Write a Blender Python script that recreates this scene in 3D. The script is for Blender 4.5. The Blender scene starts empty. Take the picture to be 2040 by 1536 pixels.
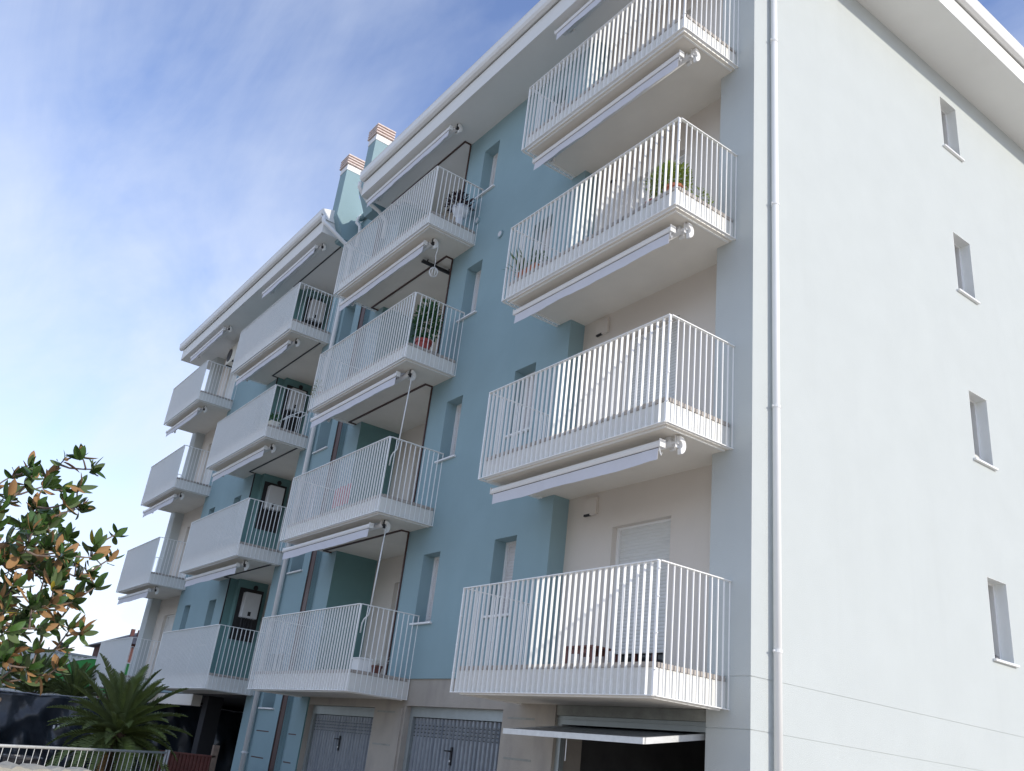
import bpy, math, random
from mathutils import Vector, Matrix
random.seed(7)
scene = bpy.context.scene
COL = scene.collection
PI = math.pi
GZ = -2.42                      # street level; z = 0 is the underside of the first-floor balconies

# ---------------------------------------------------------------- camera
cam_d = bpy.data.cameras.new('camera'); cam = bpy.data.objects.new('camera', cam_d); COL.objects.link(cam)
cam_d.sensor_width = 36.0; cam_d.lens = 31.172; cam_d.clip_start = 0.1; cam_d.clip_end = 2000
RC = ((0.59117924, -0.76483496, 0.25599725), (0.79883212, 0.51147546, -0.31663876), (0.11124008, 0.39168909, 0.9133484))
CAM = Vector((6.5587, -7.8975, -0.8173))
cam.matrix_world = Matrix(((RC[0][0], RC[0][2], -RC[0][1], CAM.x), (RC[1][0], RC[1][2], -RC[1][1], CAM.y),
                           (RC[2][0], RC[2][2], -RC[2][1], CAM.z), (0, 0, 0, 1)))
scene.camera = cam
scene.render.resolution_x = 1024; scene.render.resolution_y = 771

# ---------------------------------------------------------------- world, sun, exposure
SUN_EL = math.radians(22.0); SUN_AZ = math.radians(25.0)     # azimuth measured from +x towards +y
world = bpy.data.worlds.new('World'); scene.world = world; world.use_nodes = True
nt = world.node_tree; N = nt.nodes; L = nt.links
for n in list(N): N.remove(n)
w_out = N.new('ShaderNodeOutputWorld'); w_bg = N.new('ShaderNodeBackground'); w_bg.inputs['Strength'].default_value = 0.142
sky = N.new('ShaderNodeTexSky'); sky.sky_type = 'NISHITA'; sky.sun_disc = False
sky.sun_elevation = SUN_EL; sky.sun_rotation = math.radians(90) - SUN_AZ
sky.altitude = 0; sky.air_density = 1.0; sky.dust_density = 0.25; sky.ozone_density = 2.2
tc = N.new('ShaderNodeTexCoord'); sep = N.new('ShaderNodeSeparateXYZ'); L.new(tc.outputs['Generated'], sep.inputs[0])
zz = N.new('ShaderNodeMath'); zz.operation = 'MAXIMUM'; zz.inputs[1].default_value = 0.0; L.new(sep.outputs[2], zz.inputs[0])
za = N.new('ShaderNodeMath'); za.operation = 'ADD'; za.inputs[1].default_value = 0.16; L.new(zz.outputs[0], za.inputs[0])
dx = N.new('ShaderNodeMath'); dx.operation = 'DIVIDE'; L.new(sep.outputs[0], dx.inputs[0]); L.new(za.outputs[0], dx.inputs[1])
dy = N.new('ShaderNodeMath'); dy.operation = 'DIVIDE'; L.new(sep.outputs[1], dy.inputs[0]); L.new(za.outputs[0], dy.inputs[1])
cv = N.new('ShaderNodeCombineXYZ'); L.new(dx.outputs[0], cv.inputs[0]); L.new(dy.outputs[0], cv.inputs[1])
mp = N.new('ShaderNodeMapping'); mp.inputs['Rotation'].default_value = (0, 0, math.radians(-34)); mp.inputs['Scale'].default_value = (0.40, 0.80, 1.0)
mp.inputs['Location'].default_value = (4.2, -2.2, 0)
L.new(cv.outputs[0], mp.inputs[0])
n1 = N.new('ShaderNodeTexNoise'); n1.inputs['Scale'].default_value = 0.75; n1.inputs['Detail'].default_value = 7; n1.inputs['Roughness'].default_value = 0.58; n1.inputs['Distortion'].default_value = 0.5
L.new(mp.outputs[0], n1.inputs['Vector'])
r1 = N.new('ShaderNodeValToRGB'); r1.color_ramp.elements[0].position = 0.37; r1.color_ramp.elements[1].position = 0.66
r1.color_ramp.elements[0].color = (0, 0, 0, 1); r1.color_ramp.elements[1].color = (0.8, 0.8, 0.8, 1)
mp2 = N.new('ShaderNodeMapping'); mp2.inputs['Rotation'].default_value = (0, 0, math.radians(-40)); mp2.inputs['Scale'].default_value = (0.9, 2.6, 1.0); L.new(cv.outputs[0], mp2.inputs[0])
n2 = N.new('ShaderNodeTexNoise'); n2.inputs['Scale'].default_value = 1.3; n2.inputs['Detail'].default_value = 9; n2.inputs['Roughness'].default_value = 0.62; n2.inputs['Distortion'].default_value = 0.8
L.new(mp2.outputs[0], n2.inputs['Vector'])
na = N.new('ShaderNodeMath'); na.operation = 'MULTIPLY_ADD'; na.inputs[1].default_value = 0.34; L.new(n2.outputs['Fac'], na.inputs[0])
nb_ = N.new('ShaderNodeMath'); nb_.operation = 'ADD'; nb_.inputs[1].default_value = -0.17; L.new(n1.outputs['Fac'], nb_.inputs[0]); L.new(nb_.outputs[0], na.inputs[2])
L.new(na.outputs[0], r1.inputs[0])
# pale haze that thickens evenly towards the horizon, all round
hz = N.new('ShaderNodeMapRange'); hz.interpolation_type = 'SMOOTHSTEP'; hz.inputs[1].default_value = 0.0; hz.inputs[2].default_value = 0.42; hz.inputs[3].default_value = 0.85; hz.inputs[4].default_value = 0.0; L.new(zz.outputs[0], hz.inputs[0])
fm = N.new('ShaderNodeMath'); fm.operation = 'MAXIMUM'; L.new(r1.outputs[0], fm.inputs[0]); L.new(hz.outputs[0], fm.inputs[1])
mx = N.new('ShaderNodeMixRGB'); mx.inputs[2].default_value = (3.95, 4.3, 4.95, 1)
L.new(fm.outputs[0], mx.inputs[0]); sg = N.new('ShaderNodeMixRGB'); sg.blend_type = 'MULTIPLY'; sg.inputs[0].default_value = 1.0; sg.inputs[2].default_value = (1.26, 1.13, 1.25, 1)   # camera white balance of the clear sky
L.new(sky.outputs[0], sg.inputs[1]); L.new(sg.outputs[0], mx.inputs[1])
L.new(mx.outputs[0], w_bg.inputs['Color']); L.new(w_bg.outputs[0], w_out.inputs['Surface'])

sun_d = bpy.data.lights.new('sun', 'SUN'); sun_d.energy = 2.0; sun_d.angle = math.radians(1.6); sun_d.color = (1.0, 0.93, 0.82)
sun = bpy.data.objects.new('sun', sun_d); COL.objects.link(sun)
SUN_DIR = Vector((math.cos(SUN_EL) * math.cos(SUN_AZ), math.cos(SUN_EL) * math.sin(SUN_AZ), math.sin(SUN_EL)))
sun.rotation_euler = SUN_DIR.to_track_quat('Z', 'Y').to_euler(); sun.location = (20, 10, 30)
scene.view_settings.view_transform = 'Standard'; scene.view_settings.look = 'None'
scene.view_settings.exposure = 0.64; scene.view_settings.gamma = 1.0
scene.render.engine = 'CYCLES'
scene.cycles.max_bounces = 8; scene.cycles.diffuse_bounces = 5

# ---------------------------------------------------------------- materials
MATS = {}
def mat(name, col, rough=0.6, metal=0.0, var=0.0, vscale=3.0, bump=0.0, bscale=60.0, spec=0.5, stain=None, coat=0.0, back=None):
    m = bpy.data.materials.new(name); m.use_nodes = True
    t = m.node_tree; n = t.nodes; l = t.links
    b = n['Principled BSDF']; b.inputs['Roughness'].default_value = rough; b.inputs['Metallic'].default_value = metal
    b.inputs['Specular IOR Level'].default_value = spec; b.inputs['Coat Weight'].default_value = coat
    b.inputs['Base Color'].default_value = (*col, 1)
    tcn = n.new('ShaderNodeTexCoord'); geo = n.new('ShaderNodeNewGeometry')
    src = None
    if var > 0:
        nz = n.new('ShaderNodeTexNoise'); nz.inputs['Scale'].default_value = vscale; nz.inputs['Detail'].default_value = 6; nz.inputs['Roughness'].default_value = 0.6
        l.new(geo.outputs['Position'], nz.inputs['Vector'])
        rp = n.new('ShaderNodeValToRGB'); rp.color_ramp.elements[0].position = 0.3; rp.color_ramp.elements[1].position = 0.7
        rp.color_ramp.elements[0].color = (*[c * (1 - var) for c in col], 1); rp.color_ramp.elements[1].color = (*[min(1, c * (1 + var)) for c in col], 1)
        l.new(nz.outputs['Fac'], rp.inputs[0]); src = rp.outputs[0]
    if stain:                                         # (colour, amount, scale xyz, threshold): worn streaks or patches
        sc, amt, sxyz, th = stain
        mpn = n.new('ShaderNodeMapping'); mpn.inputs['Scale'].default_value = sxyz; l.new(geo.outputs['Position'], mpn.inputs[0])
        ns = n.new('ShaderNodeTexNoise'); ns.inputs['Scale'].default_value = 1.0; ns.inputs['Detail'].default_value = 5; l.new(mpn.outputs[0], ns.inputs['Vector'])
        rs = n.new('ShaderNodeValToRGB'); rs.color_ramp.elements[0].position = th; rs.color_ramp.elements[1].position = min(1, th + 0.25)
        rs.color_ramp.elements[0].color = (0, 0, 0, 1); rs.color_ramp.elements[1].color = (amt, amt, amt, 1)
        l.new(ns.outputs['Fac'], rs.inputs[0])
        ms = n.new('ShaderNodeMixRGB'); ms.inputs[2].default_value = (*sc, 1); l.new(rs.outputs[0], ms.inputs[0])
        if src: l.new(src, ms.inputs[1])
        else: ms.inputs[1].default_value = (*col, 1)
        src = ms.outputs[0]
    if back:                                          # leaves with another colour underneath
        mb = n.new('ShaderNodeMixRGB'); mb.inputs[2].default_value = (*back, 1); l.new(geo.outputs['Backfacing'], mb.inputs[0])
        if src: l.new(src, mb.inputs[1])
        else: mb.inputs[1].default_value = (*col, 1)
        src = mb.outputs[0]
        rr = n.new('ShaderNodeMapRange'); rr.inputs[3].default_value = rough; rr.inputs[4].default_value = 0.85
        l.new(geo.outputs['Backfacing'], rr.inputs[0]); l.new(rr.outputs[0], b.inputs['Roughness'])
    if src: l.new(src, b.inputs['Base Color'])
    if bump > 0:
        nb = n.new('ShaderNodeTexNoise'); nb.inputs['Scale'].default_value = bscale; nb.inputs['Detail'].default_value = 4
        l.new(geo.outputs['Position'], nb.inputs['Vector'])
        bn = n.new('ShaderNodeBump'); bn.inputs['Strength'].default_value = bump; bn.inputs['Distance'].default_value = 0.01
        l.new(nb.outputs['Fac'], bn.inputs['Height']); l.new(bn.outputs[0], b.inputs['Normal'])
    MATS[name] = m; return m

M_WHITE = mat('pale_mint_render', (0.535, 0.57, 0.558), 0.9, var=0.02, vscale=1.4, bump=0.45, bscale=110, spec=0.15, stain=((0.485, 0.515, 0.505), 0.25, (3.0, 3.0, 0.25), 0.58))
M_WHITE2 = mat('white_recess_paint', (0.68, 0.63, 0.565), 0.9, var=0.02, vscale=1.4, bump=0.3, bscale=90, spec=0.15)
M_CEIL = mat('white_ceiling_paint', (0.82, 0.78, 0.70), 0.8, var=0.04, vscale=1.2, bump=0.15, bscale=50, spec=0.2, stain=((0.66, 0.63, 0.56), 0.3, (1.1, 1.1, 1.1), 0.56))
M_BLUE = mat('blue_render', (0.285, 0.405, 0.435), 0.9, var=0.05, vscale=0.9, bump=0.3, bscale=90, spec=0.2, stain=((0.245, 0.375, 0.41), 0.35, (1.6, 1.6, 0.3), 0.55))
M_TEAL = mat('shade_darkened_teal_paint', (0.16, 0.285, 0.28), 0.9, var=0.05, vscale=1.2, bump=0.25, bscale=90, spec=0.2)  # greener loggia paint, with the shade of the recess darkened into the colour
M_RAIL = mat('white_painted_metal', (0.88, 0.88, 0.85), 0.35, var=0.02, vscale=6)
M_FASC = mat('white_slab_edge', (0.74, 0.735, 0.69), 0.5, var=0.03, vscale=2, stain=((0.52, 0.50, 0.43), 0.42, (9, 9, 1.0), 0.56))
M_TILE = mat('beige_floor_tile', (0.40, 0.36, 0.32), 0.6, var=0.18, vscale=7)
M_EAVE = mat('white_eave_paint', (0.80, 0.80, 0.77), 0.7, var=0.02, vscale=1.5, bump=0.08, bscale=40)
M_GUTTER = mat('white_gutter_metal', (0.84, 0.845, 0.83), 0.6, var=0.02, vscale=3)
M_ROOF = mat('roof_tile', (0.32, 0.17, 0.12), 0.8, var=0.2, vscale=4, bump=0.4, bscale=12)
M_CONC = mat('beige_concrete', (0.40, 0.365, 0.315), 0.9, var=0.10, vscale=1.6, bump=0.4, bscale=45, stain=((0.22, 0.21, 0.20), 0.55, (2.2, 2.2, 0.7), 0.52))
M_LINT = mat('raw_concrete_lintel', (0.30, 0.31, 0.28), 0.9, var=0.2, vscale=5, bump=0.4, bscale=30)
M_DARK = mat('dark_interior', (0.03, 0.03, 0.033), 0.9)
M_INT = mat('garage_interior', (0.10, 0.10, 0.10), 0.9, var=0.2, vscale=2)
M_BROWN = mat('brown_joint_cover', (0.075, 0.036, 0.028), 0.5, var=0.1, vscale=5)
M_BLACK = mat('black_profile', (0.018, 0.018, 0.02), 0.5)
M_GALV = mat('galvanised_steel', (0.25, 0.275, 0.305), 0.42, metal=0.35, var=0.12, vscale=9, stain=((0.11, 0.14, 0.18), 0.7, (14, 14, 0.8), 0.5))
M_GALV2 = mat('pale_steel_frame', (0.36, 0.40, 0.40), 0.45, metal=0.4, var=0.08, vscale=5)
M_SHUT = mat('grey_white_shutter', (0.66, 0.66, 0.63), 0.5, var=0.03, vscale=4)
M_SHUTP = mat('pale_window_shutter', (0.66, 0.64, 0.63), 0.5, var=0.03, vscale=4)
M_GLASS = mat('dark_window_glass', (0.03, 0.035, 0.04), 0.06, spec=0.6)
M_REDW = mat('red_brown_wood', (0.16, 0.05, 0.035), 0.5, var=0.15, vscale=14)
M_FABRIC = mat('white_awning_cloth', (0.67, 0.675, 0.72), 0.75, var=0.03, vscale=3, bump=0.1, bscale=160, spec=0.2)
M_ALU = mat('awning_metal', (0.82, 0.82, 0.81), 0.4, var=0.02, vscale=5)
M_PLAST = mat('white_plastic', (0.82, 0.82, 0.80), 0.35)
M_DKMET = mat('dark_metal', (0.05, 0.05, 0.055), 0.4, metal=0.5)
M_BLU2 = mat('boiler_white', (0.62, 0.63, 0.63), 0.35, var=0.03, vscale=5)
M_TERRA = mat('terracotta', (0.42, 0.15, 0.075), 0.8, var=0.12, vscale=14)
M_REDP = mat('red_plastic_pot', (0.34, 0.05, 0.035), 0.45, var=0.05, vscale=6)
M_URN = mat('white_urn', (0.74, 0.76, 0.78), 0.4)
M_LEAFG = mat('green_leaf', (0.075, 0.16, 0.035), 0.5, var=0.35, vscale=25, back=(0.09, 0.17, 0.05))
M_LEAFD = mat('deep_green_leaf', (0.03, 0.11, 0.035), 0.4, var=0.3, vscale=25, back=(0.05, 0.14, 0.05))
M_LEAFP = mat('purple_leaf', (0.030, 0.012, 0.020), 0.45, var=0.3, vscale=25)
M_LEAFY = mat('yellow_green_leaf', (0.24, 0.27, 0.055), 0.5, var=0.3, vscale=20)
M_FLOW = mat('red_flower', (0.45, 0.03, 0.05), 0.6)
M_MAG = mat('magnolia_leaf', (0.048, 0.098, 0.024), 0.20, var=0.5, vscale=7, back=(0.30, 0.168, 0.068))
M_MAG2 = mat('green_magnolia_leaf', (0.045, 0.095, 0.022), 0.22, var=0.5, vscale=7, back=(0.085, 0.125, 0.045))
M_MAGY = mat('yellowing_magnolia_leaf', (0.33, 0.27, 0.03), 0.35, var=0.2, vscale=9, back=(0.36, 0.24, 0.08))
M_BARK = mat('grey_bark', (0.17, 0.13, 0.105), 0.9, var=0.25, vscale=18, bump=0.5, bscale=60)
M_CYC = mat('cycad_frond', (0.125, 0.165, 0.045), 0.4, var=0.45, vscale=3, back=(0.13, 0.17, 0.055))
M_CYCD = mat('dead_cycad_frond', (0.36, 0.21, 0.075), 0.8, var=0.3, vscale=5)
M_CYCT = mat('cycad_trunk', (0.10, 0.065, 0.04), 0.95, var=0.35, vscale=14, bump=0.9, bscale=25)
M_TARP = mat('black_plastic_sheet', (0.022, 0.028, 0.036), 0.24, var=0.3, vscale=2, spec=0.5, bump=0.9, bscale=5)
M_TARPE = mat('grey_sheet_hem', (0.30, 0.31, 0.33), 0.5, var=0.2, vscale=8)
M_ZINC = mat('zinc_barrier', (0.66, 0.67, 0.66), 0.4, metal=0.35, var=0.08, vscale=12)
M_CORR = mat('brown_sheet_metal', (0.17, 0.055, 0.042), 0.5, var=0.18, vscale=6)
M_GREEN = mat('green_canopy_sheet', (0.03, 0.24, 0.045), 0.5, var=0.08, vscale=0.8)
M_PALE = mat('pale_corrugated_sheet', (0.62, 0.63, 0.60), 0.5, var=0.05, vscale=1.5)
M_GROUND = mat('worn_pale_asphalt', (0.36, 0.315, 0.255), 0.9, var=0.12, vscale=0.6, bump=0.3, bscale=25)
M_SOIL = mat('garden_soil', (0.10, 0.085, 0.06), 0.95, var=0.3, vscale=3, bump=0.6, bscale=15)
M_RUBB = mat('pale_rough_plaster', (0.36, 0.35, 0.31), 0.9, var=0.12, vscale=9, bump=0.7, bscale=25)
M_BRICKH = mat('red_house_wall', (0.10, 0.04, 0.035), 0.85, var=0.2, vscale=2)
M_SLATE = mat('dark_roof', (0.045, 0.045, 0.055), 0.7, var=0.2, vscale=2)
M_CHCAP = mat('clay_chimney_cap', (0.70, 0.59, 0.53), 0.85, var=0.15, vscale=10)
M_CHWH = mat('white_chimney_band', (0.82, 0.82, 0.81), 0.8)
M_PINK = mat('pink_towel', (0.55, 0.16, 0.19), 0.9, var=0.15, vscale=8)
M_CREAM = mat('cream_cloth', (0.72, 0.70, 0.62), 0.9, var=0.08, vscale=15)

# ---------------------------------------------------------------- helpers
WLOC = {}
class MB:
    def __init__(s): s.v = []; s.f = []
    def add(s, vs, fs):
        o = len(s.v); s.v += [tuple(p) for p in vs]; s.f += [tuple(i + o for i in f) for f in fs]; return s
    def box(s, x0, x1, y0, y1, z0, z1):
        return s.add([(x0,y0,z0),(x1,y0,z0),(x1,y1,z0),(x0,y1,z0),(x0,y0,z1),(x1,y0,z1),(x1,y1,z1),(x0,y1,z1)],
                     [(0,3,2,1),(4,5,6,7),(0,1,5,4),(1,2,6,5),(2,3,7,6),(3,0,4,7)])
    def quad(s, a, b, c, d): return s.add([a,b,c,d], [(0,1,2,3)])
    def prism(s, poly, axis, a0, a1):                # poly in the plane normal to axis, extruded from a0 to a1
        n = len(poly)
        def P(p, a): return {'x': (a, p[0], p[1]), 'y': (p[0], a, p[1]), 'z': (p[0], p[1], a)}[axis]
        vs = [P(p, a0) for p in poly] + [P(p, a1) for p in poly]
        fs = [tuple(range(n))[::-1], tuple(range(n, 2*n))] + [(i, (i+1) % n, (i+1) % n + n, i + n) for i in range(n)]
        return s.add(vs, fs)
    def tube(s, pts, r, n=8, r1=None, cap=True):
        pts = [Vector(p) for p in pts]; m = len(pts); rings = []
        up = Vector((0, 0, 1)); vs = []
        prev = None
        for i, p in enumerate(pts):
            t = (pts[min(i+1, m-1)] - pts[max(i-1, 0)]).normalized()
            if prev is None:
                a = t.cross(up if abs(t.z) < 0.9 else Vector((1, 0, 0))).normalized()
            else: a = (prev - t * prev.dot(t)).normalized()
            prev = a; b = t.cross(a)
            rr = r if r1 is None else r + (r1 - r) * i / max(1, m - 1)
            for k in range(n):
                an = 2 * PI * k / n; vs.append(p + (a * math.cos(an) + b * math.sin(an)) * rr)
        fs = []
        for i in range(m - 1):
            for k in range(n): fs.append((i*n + k, i*n + (k+1) % n, (i+1)*n + (k+1) % n, (i+1)*n + k))
        if cap: fs += [tuple(range(n))[::-1], tuple(range((m-1)*n, m*n))]
        return s.add(vs, fs)
    def lathe(s, prof, cx, cy, z0, n=16):            # prof: (r, z) from bottom to top
        vs = []; m = len(prof)
        for r, z in prof:
            for k in range(n): vs.append((cx + r*math.cos(2*PI*k/n), cy + r*math.sin(2*PI*k/n), z0 + z))
        fs = [(i*n + k, i*n + (k+1) % n, (i+1)*n + (k+1) % n, (i+1)*n + k) for i in range(m-1) for k in range(n)]
        fs += [tuple(range(n))[::-1], tuple(range((m-1)*n, m*n))]
        return s.add(vs, fs)
    def wall(s, u0, u1, v0, v1, holes, F, back=False):   # rectangle with rectangular holes and their reveals; F(u, v, depth)
        us = sorted(set([u0, u1] + [h[i] for h in holes for i in (0, 1) if u0 < h[i] < u1]))
        vs = sorted(set([v0, v1] + [h[i] for h in holes for i in (2, 3) if v0 < h[i] < v1]))
        for i in range(len(us) - 1):
            for j in range(len(vs) - 1):
                cu, cv_ = (us[i] + us[i+1]) / 2, (vs[j] + vs[j+1]) / 2
                if any(h[0] < cu < h[1] and h[2] < cv_ < h[3] for h in holes): continue
                s.quad(F(us[i], vs[j], 0), F(us[i+1], vs[j], 0), F(us[i+1], vs[j+1], 0), F(us[i], vs[j+1], 0))
        for a, b, c, d, dep in holes:
            s.quad(F(a, c, 0), F(a, d, 0), F(a, d, dep), F(a, c, dep)); s.quad(F(b, c, dep), F(b, d, dep), F(b, d, 0), F(b, c, 0))
            s.quad(F(a, d, 0), F(b, d, 0), F(b, d, dep), F(a, d, dep)); s.quad(F(a, c, dep), F(b, c, dep), F(b, c, 0), F(a, c, 0))
        return s
    def mesh(s, name, m, org=(0,0,0), smooth=False):
        me = bpy.data.meshes.new(name)
        me.from_pydata([(p[0]-org[0], p[1]-org[1], p[2]-org[2]) for p in s.v], [], s.f); me.update()
        if smooth:
            for p in me.polygons: p.use_smooth = True
        for mm in (m if isinstance(m, (list, tuple)) else [m]): me.materials.append(mm)
        return me
    def build(s, name, m, parent=None, org=None, smooth=False, bevel=0.0):
        if org is None:
            xs, ys, zs = zip(*s.v); org = ((min(xs)+max(xs))/2, (min(ys)+max(ys))/2, min(zs))
        o = bpy.data.objects.new(name, s.mesh(name, m, org, smooth))
        place(o, org, parent)
        if bevel > 0:
            bm = o.modifiers.new('bevel', 'BEVEL'); bm.width = bevel; bm.segments = 2; bm.limit_method = 'ANGLE'
        return o
def place(o, world, parent=None):
    COL.objects.link(o); w = Vector(world); WLOC[o] = w
    o.parent = parent; o.location = w - (WLOC[parent] if parent else Vector((0, 0, 0)))
    return o
def inst(name, me, world, parent, rot=None, scl=None):
    o = bpy.data.objects.new(name, me); place(o, world, parent)
    if rot is not None: o.rotation_euler = rot
    if scl is not None: o.scale = scl
    return o
def tag(o, label, cat, group=None, kind=None):
    if kind: o['kind'] = kind
    if label: o['label'] = label
    if cat: o['category'] = cat
    if group: o['group'] = group
    return o
def thing(name, loc, label, cat, group=None):
    e = bpy.data.objects.new(name, None); e.empty_display_size = 0.2; place(e, loc); return tag(e, label, cat, group)

# ---------------------------------------------------------------- ground
g = MB(); g.quad((-600, -600, GZ), (600, -600, GZ), (600, 600, GZ), (-600, 600, GZ))
tag(g.build('ground', M_GROUND, org=(0, 0, GZ)), 'dark asphalt ground around the building', None, kind='structure')
M_PAVE = mat('pale_concrete_paving', (0.52, 0.45, 0.36), 0.9, var=0.10, vscale=0.6, bump=0.3, bscale=25)
g = MB(); g.quad((-5.5, -30, GZ + .004), (40, -30, GZ + .004), (40, 45, GZ + .004), (-5.5, 45, GZ + .004))
tag(g.build('forecourt', M_PAVE, org=(10, -15, GZ + .004)), 'pale concrete forecourt at the corner of the building', None, kind='structure')
g = MB(); g.quad((-40, -13, GZ + .004), (-7.6, -13, GZ + .004), (-11.9, -2.3, GZ + .004), (-40, -2.0, GZ + .004))
tag(g.build('planting_bed', M_SOIL, org=(-20, -7, GZ + .004)), 'dark soil of the planting bed behind the barrier', None, kind='structure')

# ---------------------------------------------------------------- the apartment building
X_END = -25.95; ZR = 12.05
bld = thing('apartment_building', (-13.0, 6.0, GZ), 'long five-storey apartment block with white gable, blue front and stacked white balconies', 'building')
def front(y): return lambda u, v, d: (u, y + d, v)
def side(x): return lambda u, v, d: (x - d, u, v)
GROOVES = [0.34, -0.20, -0.73, -1.26, -1.80]

# gable wall, with scored grooves near the ground
gw = [(5.23, 5.78, 3*k + 1.33, 3*k + 2.50, 0.24) for k in range(4)]
m = MB(); m.wall(0.0, 12.0, 0.352, ZR, gw, side(0.0))
zz_ = [0.34] + GROOVES[1:] + [GZ]
for i in range(5):
    a = GROOVES[i]; b = GROOVES[i+1] + 0.012 if i < 4 else GZ
    m.quad((0, 0, b), (0, 12, b), (0, 12, a), (0, 0, a))
    if i < 4: m.quad((0, 0, b), (-.006, 0, b), (-.006, 12, b), (0, 12, b)); 
    m.quad((0, 0, a), (0, 12, a), (-.006, 12, a), (-.006, 0, a))
m.quad((-.006, .02, GZ), (-.006, 12, GZ), (-.006, 12, .36), (-.006, .02, .36))
m.quad((0, 0, .352), (0, 12, .352), (-.006, 12, .352), (-.006, 0, .352))
M_REV = mat('bounce_lightened_reveal', (0.84, 0.86, 0.84), 0.85, var=0.02, vscale=3, bump=0.2, bscale=90)  # gable reveals made whiter than the wall to stand in for bounced light
gable = m.build('gable_wall', M_WHITE, bld); gable['label'] = 'sunlit white gable wall with four slit windows'
# rear and far walls close the volume
m = MB(); m.quad((0, 12, GZ), (X_END, 12, GZ), (X_END, 12, ZR), (0, 12, ZR)); m.build('rear_wall', M_WHITE, bld)
m = MB(); m.quad((X_END, 12, .0), (X_END, 0, .0), (X_END, 0, ZR), (X_END, 12, ZR)); m.build('far_gable_wall', M_WHITE, bld)

def window_unit(F, u0, u1, v0, v1, dep, mshut, parent, frame_side='l', sill=True, slats=True, opened=0.0, sign=-1):
    m = MB()                                             # frame all round with guide rails
    fw = 0.055
    def bx(a, b, c, d, w0, w1):
        p = F(a, c, w0); q = F(b, d, w1)
        m.box(min(p[0], q[0]), max(p[0], q[0]), min(p[1], q[1]), max(p[1], q[1]), min(p[2], q[2]), max(p[2], q[2]))
    bx(u0, u0 + fw, v0, v1, dep - .07, dep); bx(u1 - fw, u1, v0, v1, dep - .07, dep); bx(u0 + fw, u1 - fw, v1 - .03, v1, dep - .07, dep)
    w = m.build('window', M_PLAST, parent)
    m = MB(); m.quad(F(u0, v0, dep + .03), F(u1, v0, dep + .03), F(u1, v1, dep + .03), F(u0, v1, dep + .03)); m.build('pane', M_GLASS, w)
    if slats:
        m = MB(); z = v0 + opened; pitch = 0.048; a, b = u0 + fw, u1 - fw
        while z < v1 - .02:
            z1 = min(z + pitch, v1 - .012); h = z1 - z
            pr = [(dep - .034, z), (dep - .040, z + .2*h), (dep - .042, z + .5*h), (dep - .039, z + .82*h), (dep - .034, z + .96*h), (dep - .034, z + h)]
            for i in range(len(pr) - 1):
                m.quad(F(a, pr[i][1], pr[i][0]), F(b, pr[i][1], pr[i][0]), F(b, pr[i+1][1], pr[i+1][0]), F(a, pr[i+1][1], pr[i+1][0]))
            z = z1
        m.build('roller_shutter', mshut, w)
    if sill:
        m = MB(); p = F(u0 - .06, v0 - .035, -.05); q = F(u1 + .06, v0, dep - .07)
        m.box(min(p[0], q[0]), max(p[0], q[0]), min(p[1], q[1]), max(p[1], q[1]), p[2], q[2]); m.build('sill', M_PLAST, w, bevel=.005)
    return w
for k in range(4):                                       # lining of the gable window openings, bounced light put into its colour
    z0_, z1_ = 3*k + 1.33, 3*k + 2.50
    m = MB(); m.box(-.238, -.001, 5.23, 5.235, z0_, z1_); m.box(-.238, -.001, 5.775, 5.78, z0_, z1_); m.box(-.238, -.001, 5.235, 5.775, z1_ - .005, z1_)
    m.build('reveal', M_REV, gable)
for k in range(4): window_unit(side(0.0), 5.236, 5.774, 3*k + 1.33, 3*k + 2.494, 0.24, M_SHUT, bld, slats=False)

# white corner pillars
def pillar(x0, x1):
    m = MB(); m.box(x0, x1, .002, .30, .352, ZR)
    for i in range(5):
        a = GROOVES[i]; b = GROOVES[i+1] + 0.012 if i < 4 else GZ
        m.box(x0, x1, .002, .30, b, a)
    m.box(x0 + .01, x1 - .008, .009, .29, GZ, .36)
    p = m.build('pillar', M_WHITE, bld); return p
pillar(-0.62, -.001); pillar(X_END + .001, X_END + .62)

# blue front walls with their windows
WIN_R = [(-7.43, -6.86), (-5.20, -4.60)]
WIN_L = [(-19.15, -18.57), (-21.40, -20.85)]
def blue_wall(x0, x1, z0, wins):
    holes = [(a, b, 3*k + 1.27, 3*k + 2.49, 0.30) for a, b in wins for k in range(4)]
    m = MB(); m.wall(x0, x1, z0, ZR, holes, front(0.0))
    m.quad((x0, 0, z0), (x0, 1.0, z0), (x0, 1.0, ZR), (x0, 0, ZR)); m.quad((x1, 0, z0), (x1, .3, z0), (x1, .3, ZR), (x1, 0, ZR))
    m.quad((x0, 0, z0), (x1, 0, z0), (x1, .3, z0), (x0, .3, z0))
    w = m.build('front_wall', M_BLUE, bld)
    for a, b, c, d, dep in holes: window_unit(front(0.0), a, b, c, d, dep, M_SHUTP, bld)
blue_wall(-8.12, -3.75, 0.34, WIN_R)
XC = -17.76; XD = -22.15
m = MB(); holesL = [(a, b, 3*k + 1.27, 3*k + 2.49, 0.30) for a, b in WIN_L for k in range(4)]
m.wall(XD, XC, 0.0, ZR, holesL, front(0.0)); m.quad((XD, 0, 0), (XD, .3, 0), (XD, .3, ZR), (XD, 0, ZR))
m.build('front_wall', M_BLUE, bld)
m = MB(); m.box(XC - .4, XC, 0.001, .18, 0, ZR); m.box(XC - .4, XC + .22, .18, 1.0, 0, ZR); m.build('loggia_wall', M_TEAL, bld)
for a, b, c, d, dep in holesL: window_unit(front(0.0), a, b, c, d, dep, M_SHUTP, bld)

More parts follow.
